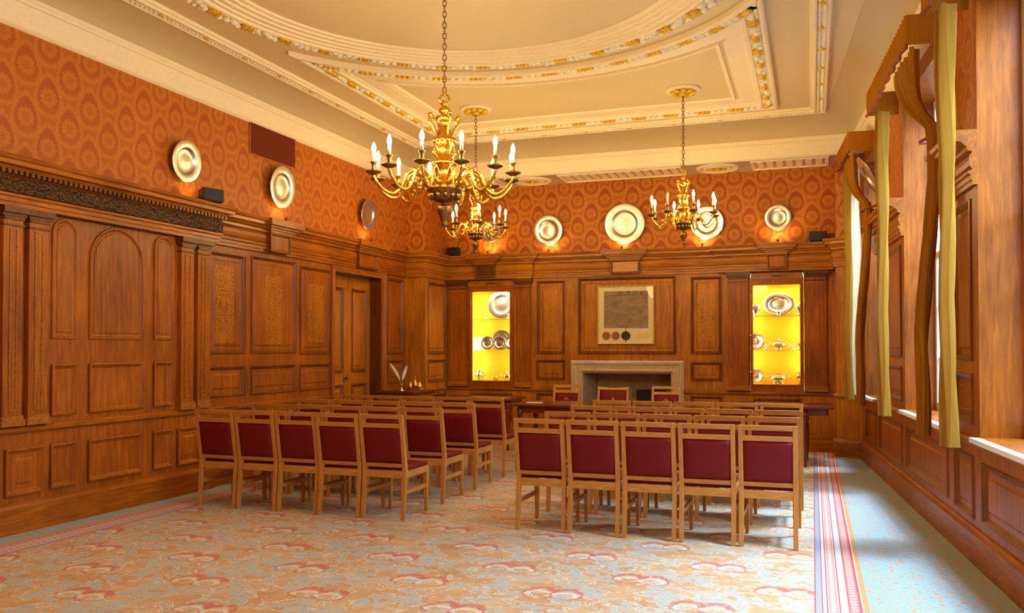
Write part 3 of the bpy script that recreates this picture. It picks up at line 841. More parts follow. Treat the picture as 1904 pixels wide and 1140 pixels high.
# ------------------------------------------------------------------ curtains
def drape(name, label, path, z0, z1, mat, amp=.03, waves=8, tie=None, group=None):
    """path: (u0,u1,d) on the right wall; pleated cloth; tie=(z, factor) narrows it"""
    u0, u1, d = path; n = 64; rows = 28
    vs, fs = [], []
    for j in range(rows + 1):
        z = z0 + (z1 - z0) * j / rows
        k = 1.0; sh = 0.0
        if tie:
            zt, fac, side = tie
            q = max(0.0, min(1.0, (z1 - z) / (z1 - zt)))
            if z < zt: q = 1.0 - .25 * min(1, (zt - z) / 1.5)
            q = q * q * (3 - 2 * q)
            d = path[2] * (1 - .5 * q ** 8)
            k = 1 - (1 - fac) * q; sh = side
        for i in range(n + 1):
            t = i / n
            uu = (u0 + u1) / 2 + (t - .5) * (u1 - u0) * k + sh * (u1 - u0) / 2 * (1 - k)
            ph = t * waves * 2 * PI
            dd = d + amp * math.sin(ph) * (.8 + .2 * k) + amp * .35 * math.sin(ph * 2.3 + z * 1.7) + .012 * math.sin(z * 4 + t * 9)
            vs.append(mR(uu, z, dd))
    for j in range(rows):
        for i in range(n):
            fs.append((j * (n + 1) + i, j * (n + 1) + i + 1, (j + 1) * (n + 1) + i + 1, (j + 1) * (n + 1) + i))
    mb = MB(); mb.add(vs, fs, True)
    return mb
nm = ['window next to the lit cabinet', 'second window from the lit cabinet', 'third window from the lit cabinet']
SHEER = fabric('cream_net_cloth', srgb(244, 232, 198), .6)
for i, (a, b) in enumerate(WIN[:3]):
    nme = nm[i]
    far = drape('', '', (b - .13, b + .05, .20), .80, 3.78, CURTAIN, .04, 3)
    tag(far.build('curtain', CURTAIN), 'straight gold curtain at the %s, far side' % nme, 'curtain')
    if i == 0:
      net = drape('', '', (a + .32, b - .14, .15), .88, 3.82, SHEER, .018, 11)
      tag(net.build('net_curtain', SHEER), 'pale net curtain hanging inside the ' + nme, 'curtain')
    near = drape('', '', (a - .14, b - .24 if i == 0 else a + .7, .25), .80, 3.78, PELMET, .035, 7, (3.10, .12, -1.55 if i == 0 else -1.25))
    o = near.build('curtain', PELMET)
    tag(o, 'tied-back gold curtain at the %s, near side' % nme, 'curtain')
    t = MB(); q = [mR(a - (.42 if i == 0 else .20) + .34 * (k / 10), 3.10 - .04 * math.sin(PI * k / 10), .04 + .16 * math.sin(PI * k / 10)) for k in range(11)]
    t.tube(q, .014, 8); t.build('tieback', FRINGE, o)
    n = 90; rows = 5; vs, fs = [], []
    L_ = b - a + .22
    prof = [mR(a - .12, 0, .02)[:2]] + [mR(a - .12 + L_ * k / n, 0, .31 + .012 * math.sin(k * 1.55))[:2] for k in range(n + 1)] + [mR(b + .10, 0, .02)[:2]]
    m = len(prof)
    for r in range(rows + 1):
        z = 4.03 - .235 * r / rows
        for p in prof: vs.append((p[0], p[1], z))
    for r in range(rows):
        for k in range(m - 1): fs.append((r * m + k, r * m + k + 1, (r + 1) * m + k + 1, (r + 1) * m + k))
    pe = MB(); pe.add(vs, fs, True)
    po = pe.build('pelmet', PELMET)
    tag(po, 'gathered gold pelmet over the ' + nme, 'pelmet')
    fg = MB(); fg.tube([(p[0], p[1], 3.795) for p in prof[1:-1:3]] , .014, 6)
    fg.build('fringe', FRINGE, po)

# ------------------------------------------------------------------ stacking chairs
CW = .416
def prism_x(mb, poly, x0, x1):
    n = len(poly)
    vs = [(x0, y, z) for y, z in poly] + [(x1, y, z) for y, z in poly]
    fs = [tuple(range(n))[::-1], tuple(range(n, 2 * n))] + [(i, (i + 1) % n, n + (i + 1) % n, n + i) for i in range(n)]
    return mb.add(vs, fs)
def yb(z): return .041 - .172 * (z - .42)        # centre line of the raked back
def padded(x0, x1, yf, z0, z1, th, bulge):
    """upholstered back pad following the rake, both faces softly bulged"""
    mb = MB(); n = 8; vs, fs = [], []
    for s in (-1, 1):
        for j in range(n + 1):
            for i in range(n + 1):
                a, b = i / n, j / n
                e = (1 - (2 * a - 1) ** 6) * (1 - (2 * b - 1) ** 6)
                z = z0 + (z1 - z0) * b
                vs.append((x0 + (x1 - x0) * a, yf(z) + s * (th * .55 + (th * .45 + bulge) * e), z))
    m = (n + 1) ** 2
    for s in range(2):
        for j in range(n):
            for i in range(n):
                k = s * m + j * (n + 1) + i; fs.append((k, k + 1, k + n + 2, k + n + 1))
    for i in range(n):
        for a, b in ((i, i + 1), (n * (n + 1) + i, n * (n + 1) + i + 1), (i * (n + 1), (i + 1) * (n + 1)), (i * (n + 1) + n, (i + 1) * (n + 1) + n)):
            fs.append((a, b, b + m, a + m))
    return mb.add(vs, fs, True)

def make_chair(label, group, crest=False):
    t = thing('meeting_chair', label, 'chair', (0, 0, 0), 0, group)
    h = CW / 2; w = .034
    for s in (-1, 1):
        x0, x1 = sorted((s * h, s * (h - w)))
        mb = MB(); prism_x(mb, [(-.013, 0), (.013, 0), (.062, .40), (.062, .44), (-.026, .9), (-.055, .9), (.02, .43), (.02, .40)], x0, x1)
        mb.build('back_post', CHAIRW, t, .003)
        mb = MB(); x2, x3 = sorted((s * (h - .008), s * (h - .048)))
        mb.hexa([(x2 + .006, .470, 0), (x3 - .006, .470, 0), (x3 - .006, .498, 0), (x2 + .006, .498, 0), (x2, .455, .41), (x3, .455, .41), (x3, .50, .41), (x2, .50, .41)])
        mb.build('front_leg', CHAIRW, t, .003)
        mb = MB(); xs = s * (h - .028)
        mb.box(xs - .011, xs + .011, .045, .475, .215, .25)
        mb.build('stretcher', CHAIRW, t, .002)
    def rail(z0, z1, th, name):
        mb = MB(); vs = []
        n = 6
        for i in range(n + 1):
            x = -h + w + (2 * h - 2 * w) * i / n; c = .012 * (1 - (2 * i / n - 1) ** 2)
            for z in (z0, z1):
                for s in (-1, 1): vs.append((x, yb(z) + s * th - c * .6, z))
        fs = []
        for i in range(n):
            a, b = i * 4, i * 4 + 4
            fs += [(a, a + 1, b + 1, b), (a + 2, b + 2, b + 3, a + 3), (a, b, b + 2, a + 2), (a + 1, a + 3, b + 3, b + 1)]
        mb.add(vs, fs); return mb.build(name, CHAIRX, t, .002)
    rail(.862, .90, .014, 'top_rail'); rail(.785, .822, .014, 'back_rail'); rail(.446, .478, .014, 'back_rail')
    mb = padded(-h + w, h - w, lambda z: yb(z) - .004, .479, .784, .015, .006)
    bp = mb.build('back_pad', LEATHER, t)
    mb = MB()
    mb.box(-h + w, h - w, .022, .046, .355, .413); mb.box(-h + .04, h - .04, .474, .494, .36, .412)
    for s in (-1, 1):
        x0, x1 = sorted((s * (h - .004), s * (h - .026))); mb.box(x0, x1, .05, .46, .358, .412)
    mb.build('seat_frame', CHAIRX, t, .002)
    mb = MB(); mb.box(-h + .02, h - .02, .066, .505, .413, .446)
    sc = mb.build('seat', LEATHER, t); md = sc.modifiers.new('soft', 'BEVEL'); md.width = .014; md.segments = 3
    for p in sc.data.polygons: p.use_smooth = True
    if crest:
        mb = MB()
        for (a, b, r) in ((0, .0, .022), (-.03, -.008, .014), (.03, -.008, .014), (0, .026, .012), (-.018, .016, .01), (.018, .016, .01)):
            z = .70 + b; mb.ico((a, yb(z) + .019, z), (r, .003, r * .8))
        mb.build('crest', CRESTM, bp)
    return t

GL, GR = 'burgundy chairs in the block by the door wall', 'burgundy chairs in the block by the windows'
rowname = ['rearmost row', 'second row from the rear', 'third row from the rear', 'front row by the tables']
fromaisle = ['aisle chair', 'second chair from the aisle', 'middle chair', 'fourth chair from the aisle']
proto = None
def put_chair(x, y, label, group, rz=0.0):
    global proto
    if proto is None: proto = make_chair(label, group); c = proto
    else: c = copy_tree(proto)
    c.location = (x, y, 0); c.rotation_euler = (0, 0, rz)
    c['label'] = label; c['group'] = group
    return c
rj = random.Random(3)
for i, (y, x0) in enumerate(((6.51, -5.392), (7.34, -5.40), (8.19, -5.42), (9.10, -5.43))):
    for k in range(5):
        x = x0 + CW / 2 + k * .429; pos = fromaisle[4 - k] if k > 0 else 'chair at the wall end'
        put_chair(x, y + rj.uniform(-.012, .012), 'burgundy %s, %s, block by the door wall' % (pos, rowname[i]), GL, rj.uniform(-.012, .012) * .3)
for i, (y, x0) in enumerate(((6.50, -2.271), (7.31, -2.26), (8.14, -2.25), (9.08, -2.26))):
    for k in range(5):
        x = x0 + CW / 2 + k * .437; pos = fromaisle[k] if k < 4 else 'chair at the window end'
        put_chair(x, y + rj.uniform(-.012, .012), 'burgundy %s, %s, block by the windows' % (pos, rowname[i]), GR, rj.uniform(-.012, .012) * .5)

# chairs at the head table
for x, lab in ((-3.43, 'oak ladder-top chair with gilt crest, behind the table, below the lettered panel side'), (-1.965, 'oak ladder-top chair with gilt crest, behind the table, at the window side of the fireplace')):
    c = make_chair(lab, None, True); c.location = (x, 12.12, 0); c.rotation_euler = (0, 0, PI)
    c.scale = (1, 1, 1.025)
def master_chair():
    t = thing('presiding_chair', 'burgundy leather armchair with curved gilded top, centred before the fireplace', 'chair', (-2.73, 12.10, 0), PI)
    h = .225
    for s in (-1, 1):
        x0, x1 = sorted((s * h, s * (h - .03)))
        mb = MB(); prism_x(mb, [(-.013, 0), (.02, 0), (.062, .40), (.062, .44), (-.03, .885), (-.055, .885), (.02, .43), (.02, .40)], x0, x1); mb.build('back_post', CHAIRW, t, .003)
        mb = MB(); mb.box(x0, x1, .46, .50, 0, .62); mb.build('front_leg', CHAIRW, t, .003)
        mb = MB(); mb.box(x0 - .005, x1 + .005, .02, .50, .62, .65); mb.build('armrest', CHAIRW, t, .008)
    mb = MB(); vs = []; n = 12; fs = []
    for i in range(n + 1):
        a = i / n; x = -h - .005 + 2 * (h + .005) * a; c = (1 - (2 * a - 1) ** 2)
        for z, s in ((.865 - .018 * c, -.016), (.865 - .018 * c, .016), (.905 - .018 * c, .016), (.905 - .018 * c, -.016)): vs.append((x, yb(.885) - .02 * c + s, z))
    for i in range(n):
        for k in range(4): fs.append((i * 4 + k, i * 4 + (k + 1) % 4, i * 4 + 4 + (k + 1) % 4, i * 4 + 4 + k))
    fs += [(0, 1, 2, 3), (n * 4, n * 4 + 1, n * 4 + 2, n * 4 + 3)]
    mb.add(vs, fs); mb.build('top_rail', GILT, t, .004)
    mb = padded(-h + .03, h - .03, lambda z: yb(z) - .004, .48, .862, .016, .01); bp = mb.build('back_pad', LEATHER, t)
    mb = MB()
    for (a, b, r) in ((0, 0, .032), (-.035, -.01, .016), (.035, -.01, .016), (0, .03, .016)): mb.ico((a, yb(.73) + .022, .72 + b), (r, .003, r * .8))
    mb.build('crest', CRESTM, bp)
    mb = MB(); mb.box(-h + .005, h - .005, .05, .50, .36, .41); mb.build('seat_frame', CHAIRX, t, .003)
    mb = MB(); mb.box(-h + .035, h - .035, .07, .455, .412, .47); sc = mb.build('seat', LEATHER, t); md = sc.modifiers.new('soft', 'BEVEL'); md.width = .02; md.segments = 3
master_chair()

# ------------------------------------------------------------------ tables
def table(name, label, x0, x1, y0, y1, z, rz=0.0, rounded=False, inset=0.0):
    cx, cy = (x0 + x1) / 2, (y0 + y1) / 2; a, b = (x1 - x0) / 2, (y1 - y0) / 2
    t = thing(name, label, 'table', (cx, cy, 0), rz)
    if rounded:
        out = [(-a, -b), (a - .16, -b)] + [(a - .16 + .16 * math.sin(k * PI / 16), -b + .16 - .16 * math.cos(k * PI / 16)) for k in range(1, 8)] + [(a, -b + .16), (a, b - .16)] + \
              [(a - .16 + .16 * math.cos(k * PI / 16), b - .16 + .16 * math.sin(k * PI / 16)) for k in range(1, 8)] + [(a - .16, b), (-a, b)]
    else:
        out = [(-a, -b), (a, -b), (a, b), (-a, b)]
    mb = MB(); n = len(out)
    mb.add([(x, y, z - .032) for x, y in out] + [(x, y, z) for x, y in out], [tuple(range(n))[::-1], tuple(range(n, 2 * n))] + [(i, (i + 1) % n, n + (i + 1) % n, n + i) for i in range(n)])
    mb.build('tabletop', TABLEW, t, .008)
    mb = MB(); i = .07
    for q in ((-a + i, a - i, -b + i, -b + i + .022), (-a + i, a - i, b - i - .022, b - i), (-a + i, -a + i + .022, -b + i, b - i), (a - i - .022, a - i, -b + i, b - i)):
        mb.box(*q, z - .115, z - .033)
    mb.build('apron', TABLEW, t)
    for sx in (-1, 1):
        for sy in (-1, 1):
            mb = MB(); M = Matrix.Translation((sx * (a - i - .03 - inset), sy * (b - i - .03), 0))
            mb.lathe([(.0, 0), (.018, 0), (.022, .03), (.018, .05), (.024, .10), (.034, .30), (.03, .46), (.022, .52), (.036, .545), (.036, .56), (.028, .575), (.038, .60), (.038, z - .034), (0, z - .034)], 14, M)
            mb.build('leg', TABLEW, t)
    return t
table('council_table', 'long mahogany head table in front of the fireplace chairs', -3.66, -1.40, 10.30, 11.14, .75, .0)
table('side_table', 'mahogany table below the lit cabinet nearer the windows', -.93, .25, 11.02, 11.84, .75, -.02, False, .24)
table('writing_table', 'dark round-cornered table below the lit cabinet nearer the door', -5.18, -4.02, 11.38, 12.10, .745, 0, True)
mb = MB(); mb.box(-.105, .105, -.0745, .0745, .7515, .7555)
o = mb.build('paper_sheet', PAPER); o.location = (-3.44, 10.62, 0); o.rotation_euler = (0, 0, .2); tag(o, 'small stack of white paper on the door-side end of the head table', 'paper')

# console cabinet with quills and inkstand
t = thing('console_cabinet', 'low oak console cabinet against the wall between door and corner', 'cabinet', (-5.615, 11.22, 0))
a, b = .305, .36
mb = MB(); mb.box(-a, a, -b, b, .815, .85); mb.box(-a + .012, a - .012, -b + .012, b - .012, .80, .815); mb.build('top', OAKD, t, .006)
mb = MB(); mb.box(-a + .03, a - .03, -b + .03, b - .03, .06, .80); mb.box(-a + .015, a - .015, -b + .015, b - .015, 0, .06); mb.build('body', OAK, t, .004)
for y0, y1 in ((-b + .06, -.015), (.015, b - .06)):
    mb = MB(); mb.box(a - .03, a - .015, y0, y1, .10, .60); dd = mb.build('door', OAK, t, .006)
    mb = MB(); mb.ico((a - .005, y1 - .04 if y0 < 0 else y0 + .04, .38), .013); mb.build('knob', BRASSD, dd)
    mb = MB(); mb.box(a - .03, a - .015, y0, y1, .64, .77); dd = mb.build('drawer', OAK, t, .006)
    mb = MB(); mb.ico((a - .005, (y0 + y1) / 2, .705), .013); mb.build('knob', BRASSD, dd)
mb = MB(); mb.lathe([(0, 0), (.045, 0), (.05, .006), (.022, .016), (.018, .05), (.024, .085), (.027, .09), (.02, .091), (.014, .05), (0, .045)], 18)
o = mb.build('quill_pot', SILVER); o.location = (-5.55, 10.965, .851); tag(o, 'small silver pot holding two quills on the console cabinet', 'quill pot')
def quill(p0, bend, hgt, label):
    t = thing('quill_pen', label, 'quill', p0)
    pts = [(bend[0] * (k / 10) ** 1.6, bend[1] * (k / 10) ** 1.6, hgt * k / 10) for k in range(11)]
    mb = MB(); mb.tube(pts, [.0035 - .0025 * k / 10 for k in range(11)], 6); mb.build('shaft', FEATHER, t)
    mb = MB(); vs, fs = [], []
    for k in range(3, 11):
        q = (k - 3) / 7; w = .024 * math.sin(PI * min(1, q * .92 + .08)) ** .7
        x, y, z = pts[k]
        vs += [(x - w * .87, y - w * .3, z + .012), (x, y, z), (x + w * .87, y + w * .3, z + .012)]
    for k in range(7): fs += [(k * 3, k * 3 + 1, k * 3 + 4, k * 3 + 3), (k * 3 + 1, k * 3 + 2, k * 3 + 5, k * 3 + 4)]
    mb.add(vs, fs, True); mb.build('vane', FEATHER, t)
quill((-5.556, 10.965, .912), (-.17, -.03), .33, 'white quill curving towards the door, in the silver pot')
quill((-5.544, 10.966, .912), (.06, .05), .30, 'white quill standing upright, in the silver pot')
t = thing('inkstand', 'gilt inkstand with glass wells and pointed lid on the console cabinet', 'inkstand', (-5.49, 11.28, .851))
mb = MB(); mb.box(-.12, .12, -.06, .06, .0, .022); mb.box(-.11, .11, -.05, .05, .022, .03); mb.build('tray', BRASS, t, .004)
for x in (-.072, .072):
    mb = MB(); mb.lathe([(0, .031), (.036, .031), (.042, .05), (.036, .08), (.02, .10), (.018, .115), (0, .118)], 16, Matrix.Translation((x, 0, 0))); mb.build('ink_well', SILVER, t)
mb = MB(); mb.lathe([(0, .031), (.034, .031), (.05, .06), (.042, .10), (.02, .14), (.012, .16), (.018, .172), (.008, .19), (0, .21)], 16); mb.build('bell', BRASS, t)

# ------------------------------------------------------------------ fireplace
t = thing('fireplace', 'pale stone fireplace with stepped surround in the middle of the back wall', 'fireplace', (-2.68, YB, 0))
mF = lambda u, v, d: (u + 2.68 * 1, -d, v)
f0, f1 = FP[0] + .003, FP[1] - .003
mb = MB(); mb.sweep([(f0, 0), (f0, 1.267), (f1, 1.267), (f1, 0)], [(0, -.06), (0, .045), (.02, .06), (.045, .06), (.055, .045), (.09, .035), (.12, .03), (.135, .045), (.155, .045), (.165, .02), (.185, .005), (.19, -.06)], mF, False, False)
mb.build('surround', STONE, t, 0)
i0, i1, zt, dp = f0 + .185, f1 - .185, 1.085, -.55
mb = MB()
mb.add([mF(i0, 0, -.02), mF(i0 + .10, 0, dp), mF(i0 + .10, zt, dp), mF(i0, zt, -.02)], [(0, 1, 2, 3)])
mb.add([mF(i1, 0, -.02), mF(i1 - .10, 0, dp), mF(i1 - .10, zt, dp), mF(i1, zt, -.02)], [(0, 1, 2, 3)])
mb.add([mF(i0 + .10, 0, dp), mF(i1 - .10, 0, dp), mF(i1 - .10, zt, dp), mF(i0 + .10, zt, dp)], [(0, 1, 2, 3)])
mb.add([mF(i0, zt, -.02), mF(i1, zt, -.02), mF(i1 - .1, zt, dp), mF(i0 + .1, zt, dp)], [(0, 1, 2, 3)])
mb.build('firebox', FIREBOX, t)
mb = MB(); mb.box(f0 + 2.68, f1 + 2.68, -.40, .55, 0.001, .02); mb.build('hearth_slab', STONE, t)
t = thing('fire_basket', 'black iron fire basket standing inside the stone fireplace', 'fire basket', (-2.40, 13.06, .021))
mb = MB(); mb.box(-.20, .26, .12, .14, .0, .80); mb.build('fireback', HEARTH, t, .01)
mb = MB()
for k in range(9): x = -.3 + .6 * k / 8; mb.box(x - .008, x + .008, -.14, -.12, .06, .34)
mb.box(-.32, .32, -.145, -.115, .05, .08); mb.box(-.32, .32, -.145, -.115, .32, .35)
for x in (-.31, .31): mb.box(x - .015, x + .015, -.15, .12, .06, .09); mb.box(x - .02, x + .02, -.16, -.12, 0, .40)
mb.build('grate', HEARTH, t)

# ------------------------------------------------------------------ charter in its frame
x0, x1, z0, z1 = -3.118, -2.249, 1.525, 2.414
t = thing('framed_charter', 'parchment charter with three seals in a thin gilt frame above the fireplace', 'picture', (0, YB - .012, 0))
mC = lambda u, v, d: (u, -d, v)
mb = MB(); mb.sweep([(x0, z0), (x1, z0), (x1, z1), (x0, z1)], [(0, 0), (0, .026), (.006, .03), (.014, .028), (.018, .014), (.018, .0)], mC, True); mb.build('frame', GILT, t)
mb = MB(); mb.add([mC(x0 + .01, z0 + .01, .008), mC(x1 - .01, z0 + .01, .008), mC(x1 - .01, z1 - .01, .008), mC(x0 + .01, z1 - .01, .008)], [(0, 1, 2, 3)]); mo = mb.build('mount', CREAMMOUNT, t)
px0, px1, pz0, pz1 = -3.02, -2.338, 1.768, 2.334
mb = MB(); n = 24
edge = [(px0 + (px1 - px0) * k / n, pz0 + random.uniform(-.003, .003)) for k in range(n + 1)] + [(px1 + random.uniform(-.002, .002), pz0 + (pz1 - pz0) * k / n) for k in range(1, n)] + \
       [(px1 - (px1 - px0) * k / n, pz1 + random.uniform(-.003, .003)) for k in range(n + 1)] + [(px0, pz1 - (pz1 - pz0) * k / n) for k in range(1, n)]
mb.add([mC(a, b, .010) for a, b in edge], [tuple(range(len(edge)))])
pa = mb.build('parchment', PARCH, t)
mb = MB()      # the large illuminated heading: tall strokes O, N, A between short ones
def stroke(a, b, w, dz=0):
    mb.tube([mC(*q, .0115) for q in (a, b)], w, 5)
def ringl(cx, cz, rx, rz, w): mb.tube([mC(cx + rx * math.cos(2 * PI * k / 18), cz + rz * math.sin(2 * PI * k / 18), .0115) for k in range(18)], w, 5, None, True)
hz = 2.294
ringl(-2.776, hz, .024, .030, .0028); ringl(-2.770, hz, .012, .026, .0016)
stroke((-2.655, hz - .03), (-2.655, hz + .034), .003); stroke((-2.655, hz + .034), (-2.618, hz - .03), .0042); stroke((-2.618, hz - .03), (-2.618, hz + .03), .003)
stroke((-2.46, hz - .03), (-2.445, hz + .034), .0024); stroke((-2.445, hz + .034), (-2.425, hz - .03), .0042); stroke((-2.455, hz), (-2.432, hz), .002)
rr = random.Random(5)
for a, b in ((-2.90, -2.805), (-2.745, -2.67), (-2.60, -2.475), (-2.41, -2.36)):
    x = a
    while x < b:
        hh = rr.choice((.008, .010, .016)); stroke((x, hz - .024), (x + rr.uniform(-.003, .003), hz - .024 + hh), .0016); x += .009
mb.build('heading', INK, pa)
for cx, m_, r in ((-2.984, SEALR, .062), (-2.837, SEALR, .061), (-2.681, SEALB, .069)):
    mb = MB(); M = Matrix.Translation((cx, -.010, 1.654)) @ Matrix.Rotation(PI / 2, 4, 'X')
    mb.lathe([(0, 0), (r, 0), (r, .008), (r * .88, .012), (r * .8, .009), (r * .5, .012), (0, .011)], 28, M)
    if m_ is SEALB:
        mb.tube([(cx, -.013, 1.655 + .06), (cx + .002, -.013, 1.80)], .004, 6); mb.tube([(cx, -.013, 1.60), (cx + .003, -.013, 1.548)], .005, 6)
    mb.build('seal', m_, t)
mb = MB(); mb.box(-2.525, -2.335, -.014, -.009, 1.63, 1.68); mb.build('plaque', GOLDL, t)
mb = MB(); mb.add([mC(x0 + .012, z0 + .012, .024), mC(x1 - .012, z0 + .012, .024), mC(x1 - .012, z1 - .012, .024), mC(x0 + .012, z1 - .012, .024)], [(0, 1, 2, 3)]); mb.build('glass', GLASS, t)

# ------------------------------------------------------------------ lit display cabinets and their silver
def lamp(name, kind, loc, energy, col, rot=(0, 0, 0), size=.1, size_y=None, parent=None, spot=None, blend=.5, spread=None):
    l = bpy.data.lights.new(name, kind); l.energy = energy * (2.0 if kind == 'SPOT' else 1); l.color = col
    if kind == 'AREA':
        l.size = size
        if size_y: l.shape = 'RECTANGLE'; l.size_y = size_y
        if spread: l.spread = spread
    elif kind == 'SPOT': l.spot_size = spot; l.spot_blend = blend; l.shadow_soft_size = size
    else: l.shadow_soft_size = size
    o = bpy.data.objects.new(name, l); COL.objects.link(o); o.location = loc; o.rotation_euler = rot
    if parent: o.parent = parent
    return o

def cabinet(c0, c1, g, label):
    cx = (c0 + c1) / 2
    t = thing('display_cabinet', label, 'display cabinet', (cx, YB, .835))
    w = (c1 - c0) / 2 - .003; zo = .835
    gz0, gz1 = .945 - zo, 2.376 - zo; gx0, gx1 = g[0] - cx, g[1] - cx
    mk = lambda u, v, d: (u, -d, v)
    mb = MB()
    # frame: outer rectangle to glass opening
    Z1 = 2.455 - zo
    mb.hexa([mk(-w, .0, -.02), mk(w, 0, -.02), mk(w, 0, .03), mk(-w, 0, .03), mk(-w, gz0, -.02), mk(w, gz0, -.02), mk(w, gz0, .03), mk(-w, gz0, .03)])
    mb.hexa([mk(-w, gz1, -.02), mk(w, gz1, -.02), mk(w, gz1, .03), mk(-w, gz1, .03), mk(-w, Z1, -.02), mk(w, Z1, -.02), mk(w, Z1, .03), mk(-w, Z1, .03)])
    for a, b in ((-w, gx0), (gx1, w)):
        mb.hexa([mk(a, gz0, -.02), mk(b, gz0, -.02), mk(b, gz0, .03), mk(a, gz0, .03), mk(a, gz1, -.02), mk(b, gz1, -.02), mk(b, gz1, .03), mk(a, gz1, .03)])
    mb.sweep([(gx0, gz0), (gx1, gz0), (gx1, gz1), (gx0, gz1)], [(-.022, .03), (-.02, .042), (-.008, .042), (0, .03), (.0, .0)], mk, True)
    fr = mb.build('frame', OAK, t)
    mb = MB(); hz0, hz1 = 2.456 - zo, 2.543 - zo
    mb.hexa([mk(-w, hz0, -.02), mk(w, hz0, -.02), mk(w, hz0, .045), mk(-w, hz0, .045), mk(-w + .02, hz1, -.02), mk(w - .02, hz1, -.02), mk(w - .02, hz1, .045), mk(-w + .02, hz1, .045)])
    hd = mb.build('header', OAKX, t)
    mb = MB(); mb.box(-.065, .065, -.049, -.044, hz0 + .035, hz0 + .055); mb.build('vent_slot', BLACK, hd)
    e = .12; D = .36; b0, b1 = gz0 - .002, gz1 + .05
    mb = MB()
    L, R = -w - e, w + e
    mb.add([(L, .024, b0), (R, .024, b0), (R, D, b0), (L, D, b0)], [(0, 1, 2, 3)]); mb.add([(L, .024, b1), (R, .024, b1), (R, D, b1), (L, D, b1)], [(0, 1, 2, 3)])
    mb.add([(L, D, b0), (R, D, b0), (R, D, b1), (L, D, b1)], [(0, 1, 2, 3)])
    for x in (L, R): mb.add([(x, .024, b0), (x, D, b0), (x, D, b1), (x, .024, b1)], [(0, 1, 2, 3)])
    mb.build('lining', YELLOW, t)
    for z in (1.935 - zo, 1.43 - zo):
        mb = MB(); mb.box(L + .005, R - .005, .04, D - .01, z - .008, z); mb.build('shelf', SHELFG, t)
    mb = MB(); mb.add([(gx0 - .01, .008, gz0 - .01), (gx1 + .01, .008, gz0 - .01), (gx1 + .01, .008, gz1 + .01), (gx0 - .01, .008, gz1 + .01)], [(0, 1, 2, 3)]); mb.build('glass_pane', GLASS, t)
    mb = MB(); mb.box(gx0, gx1, .03, .045, gz1 + .012, gz1 + .03); mb.build('led_strip', LED, t)
    lamp('cabinet_lamp', 'AREA', (0, .09, gz1 + .03), 9, (1, .9, .62), (math.radians(-8), 0, 0), .6, .08, t)
    for s in (-1, 1):
        lamp('cabinet_lamp', 'AREA', (s * (w + .06), .06, (gz0 + gz1) / 2), 9, (1, .9, .62), (PI / 2, 0, s * math.radians(48) + PI * 0), .05, 1.3, t)
    return t
cabinet(CAB[0][0], CAB[0][1], (-5.212, -4.555), 'built-in lit display cabinet with yellow lining and plates, door side')
cabinet(CAB[1][0], CAB[1][1], (-.815, -.172), 'built-in lit display cabinet with yellow lining and tureens, window side')
SH = (1.936, 1.431, .9445)

def dish_mesh(R, sx=1.0):
    mb = MB()
    prof = [(0, .022), (.30 * R, .020), (.52 * R, .014), (.56 * R, .012), (.60 * R, .020), (.64 * R, .034), (.70 * R, .038), (.96 * R, .044), (R, .047), (R * 1.0, .052), (R * .975, .054), (.7 * R, .048), (.63 * R, .044), (.58 * R, .028), (.54 * R, .024), (.3 * R, .030), (0, .032)]
    mb.lathe(prof, 48, Matrix.Diagonal((sx, 1, 1, 1)))
    return mb
def dish(name, R, loc, rot, label, group, mat=PEWTER, cat='dish', sx=1.0):
    o = dish_mesh(R, sx).build(name, mat); o.location = loc; o.rotation_euler = rot
    return tag(o, label, cat, group)
GC1, GC2 = 'silver and pewter in the door-side cabinet', 'silver in the window-side cabinet'
def stand_dish(x, y, z, R, label, group, mat=PEWTER, sx=1.0):
    tilt = math.radians(82); x += x / YB * (y - YB)
    return dish('pewter_dish' if mat is PEWTER else 'silver_dish', R, (x, y, z + R * math.sin(tilt) + .003), (tilt, 0, 0), label, group, mat, 'dish', sx)
def vessel(name, prof, x, y, z, label, group, cat, handles=0, spout=False, lid=None, mat=SILVER, hr=.05, hz=.06, R=.08):
    x += x / YB * (y - YB)
    t = thing(name, label, cat, (x, y, z), 0, group)
    mb = MB(); mb.lathe(prof, 24); mb.build('body', mat, t)
    for k in range(handles):
        s = 1 if k == 0 else -1
        mb = MB(); mb.tube([(s * (R + hr * math.sin(PI * q / 10)), 0, hz - .045 + .09 * q / 10) for q in range(11)], .006, 6); mb.build('handle', mat, t)
    if spout:
        mb = MB(); mb.tube([(-R * .8, 0, hz - .03), (-R - .03, 0, hz), (-R - .055, 0, hz + .05)], [.016, .011, .007], 8); mb.build('spout', mat, t)
    if lid:
        mb = MB(); mb.lathe(lid, 24); mb.build('lid', mat, t)
    return t
yk = YB + .20
stand_dish(-4.69, YB + .27, SH[0], .235, 'large round pewter dish on the top shelf of the door-side cabinet', GC1)
gob = [(0, 0), (.022, 0), (.022, .004), (.005, .01), (.005, .045), (.018, .06), (.022, .085), (.02, .085), (.014, .062), (0, .055)]
vessel('silver_goblet', gob, -4.965, YB + .14, SH[0], 'tiny silver goblet standing alone on the top shelf, door-side cabinet', GC1, 'goblet')
vessel('silver_goblet', gob, -4.60, YB + .12, SH[0], 'tiny silver goblet in front of the large pewter dish', GC1, 'goblet')
mb = MB(); mb.hexa([(-.085, 0, 0), (.085, 0, 0), (.085, .004, 0), (-.085, .004, 0), (-.085, .05, .215), (.085, .05, .215), (.085, .054, .215), (-.085, .054, .215)])
o = mb.build('place_card', PAPER); o.location = (-5.165, YB + .13, SH[1]); tag(o, 'blank white card propped on the middle shelf of the door-side cabinet', 'card')
stand_dish(-4.93, YB + .17, SH[1], .112, 'small pewter plate beside the white card, middle shelf', GC1)
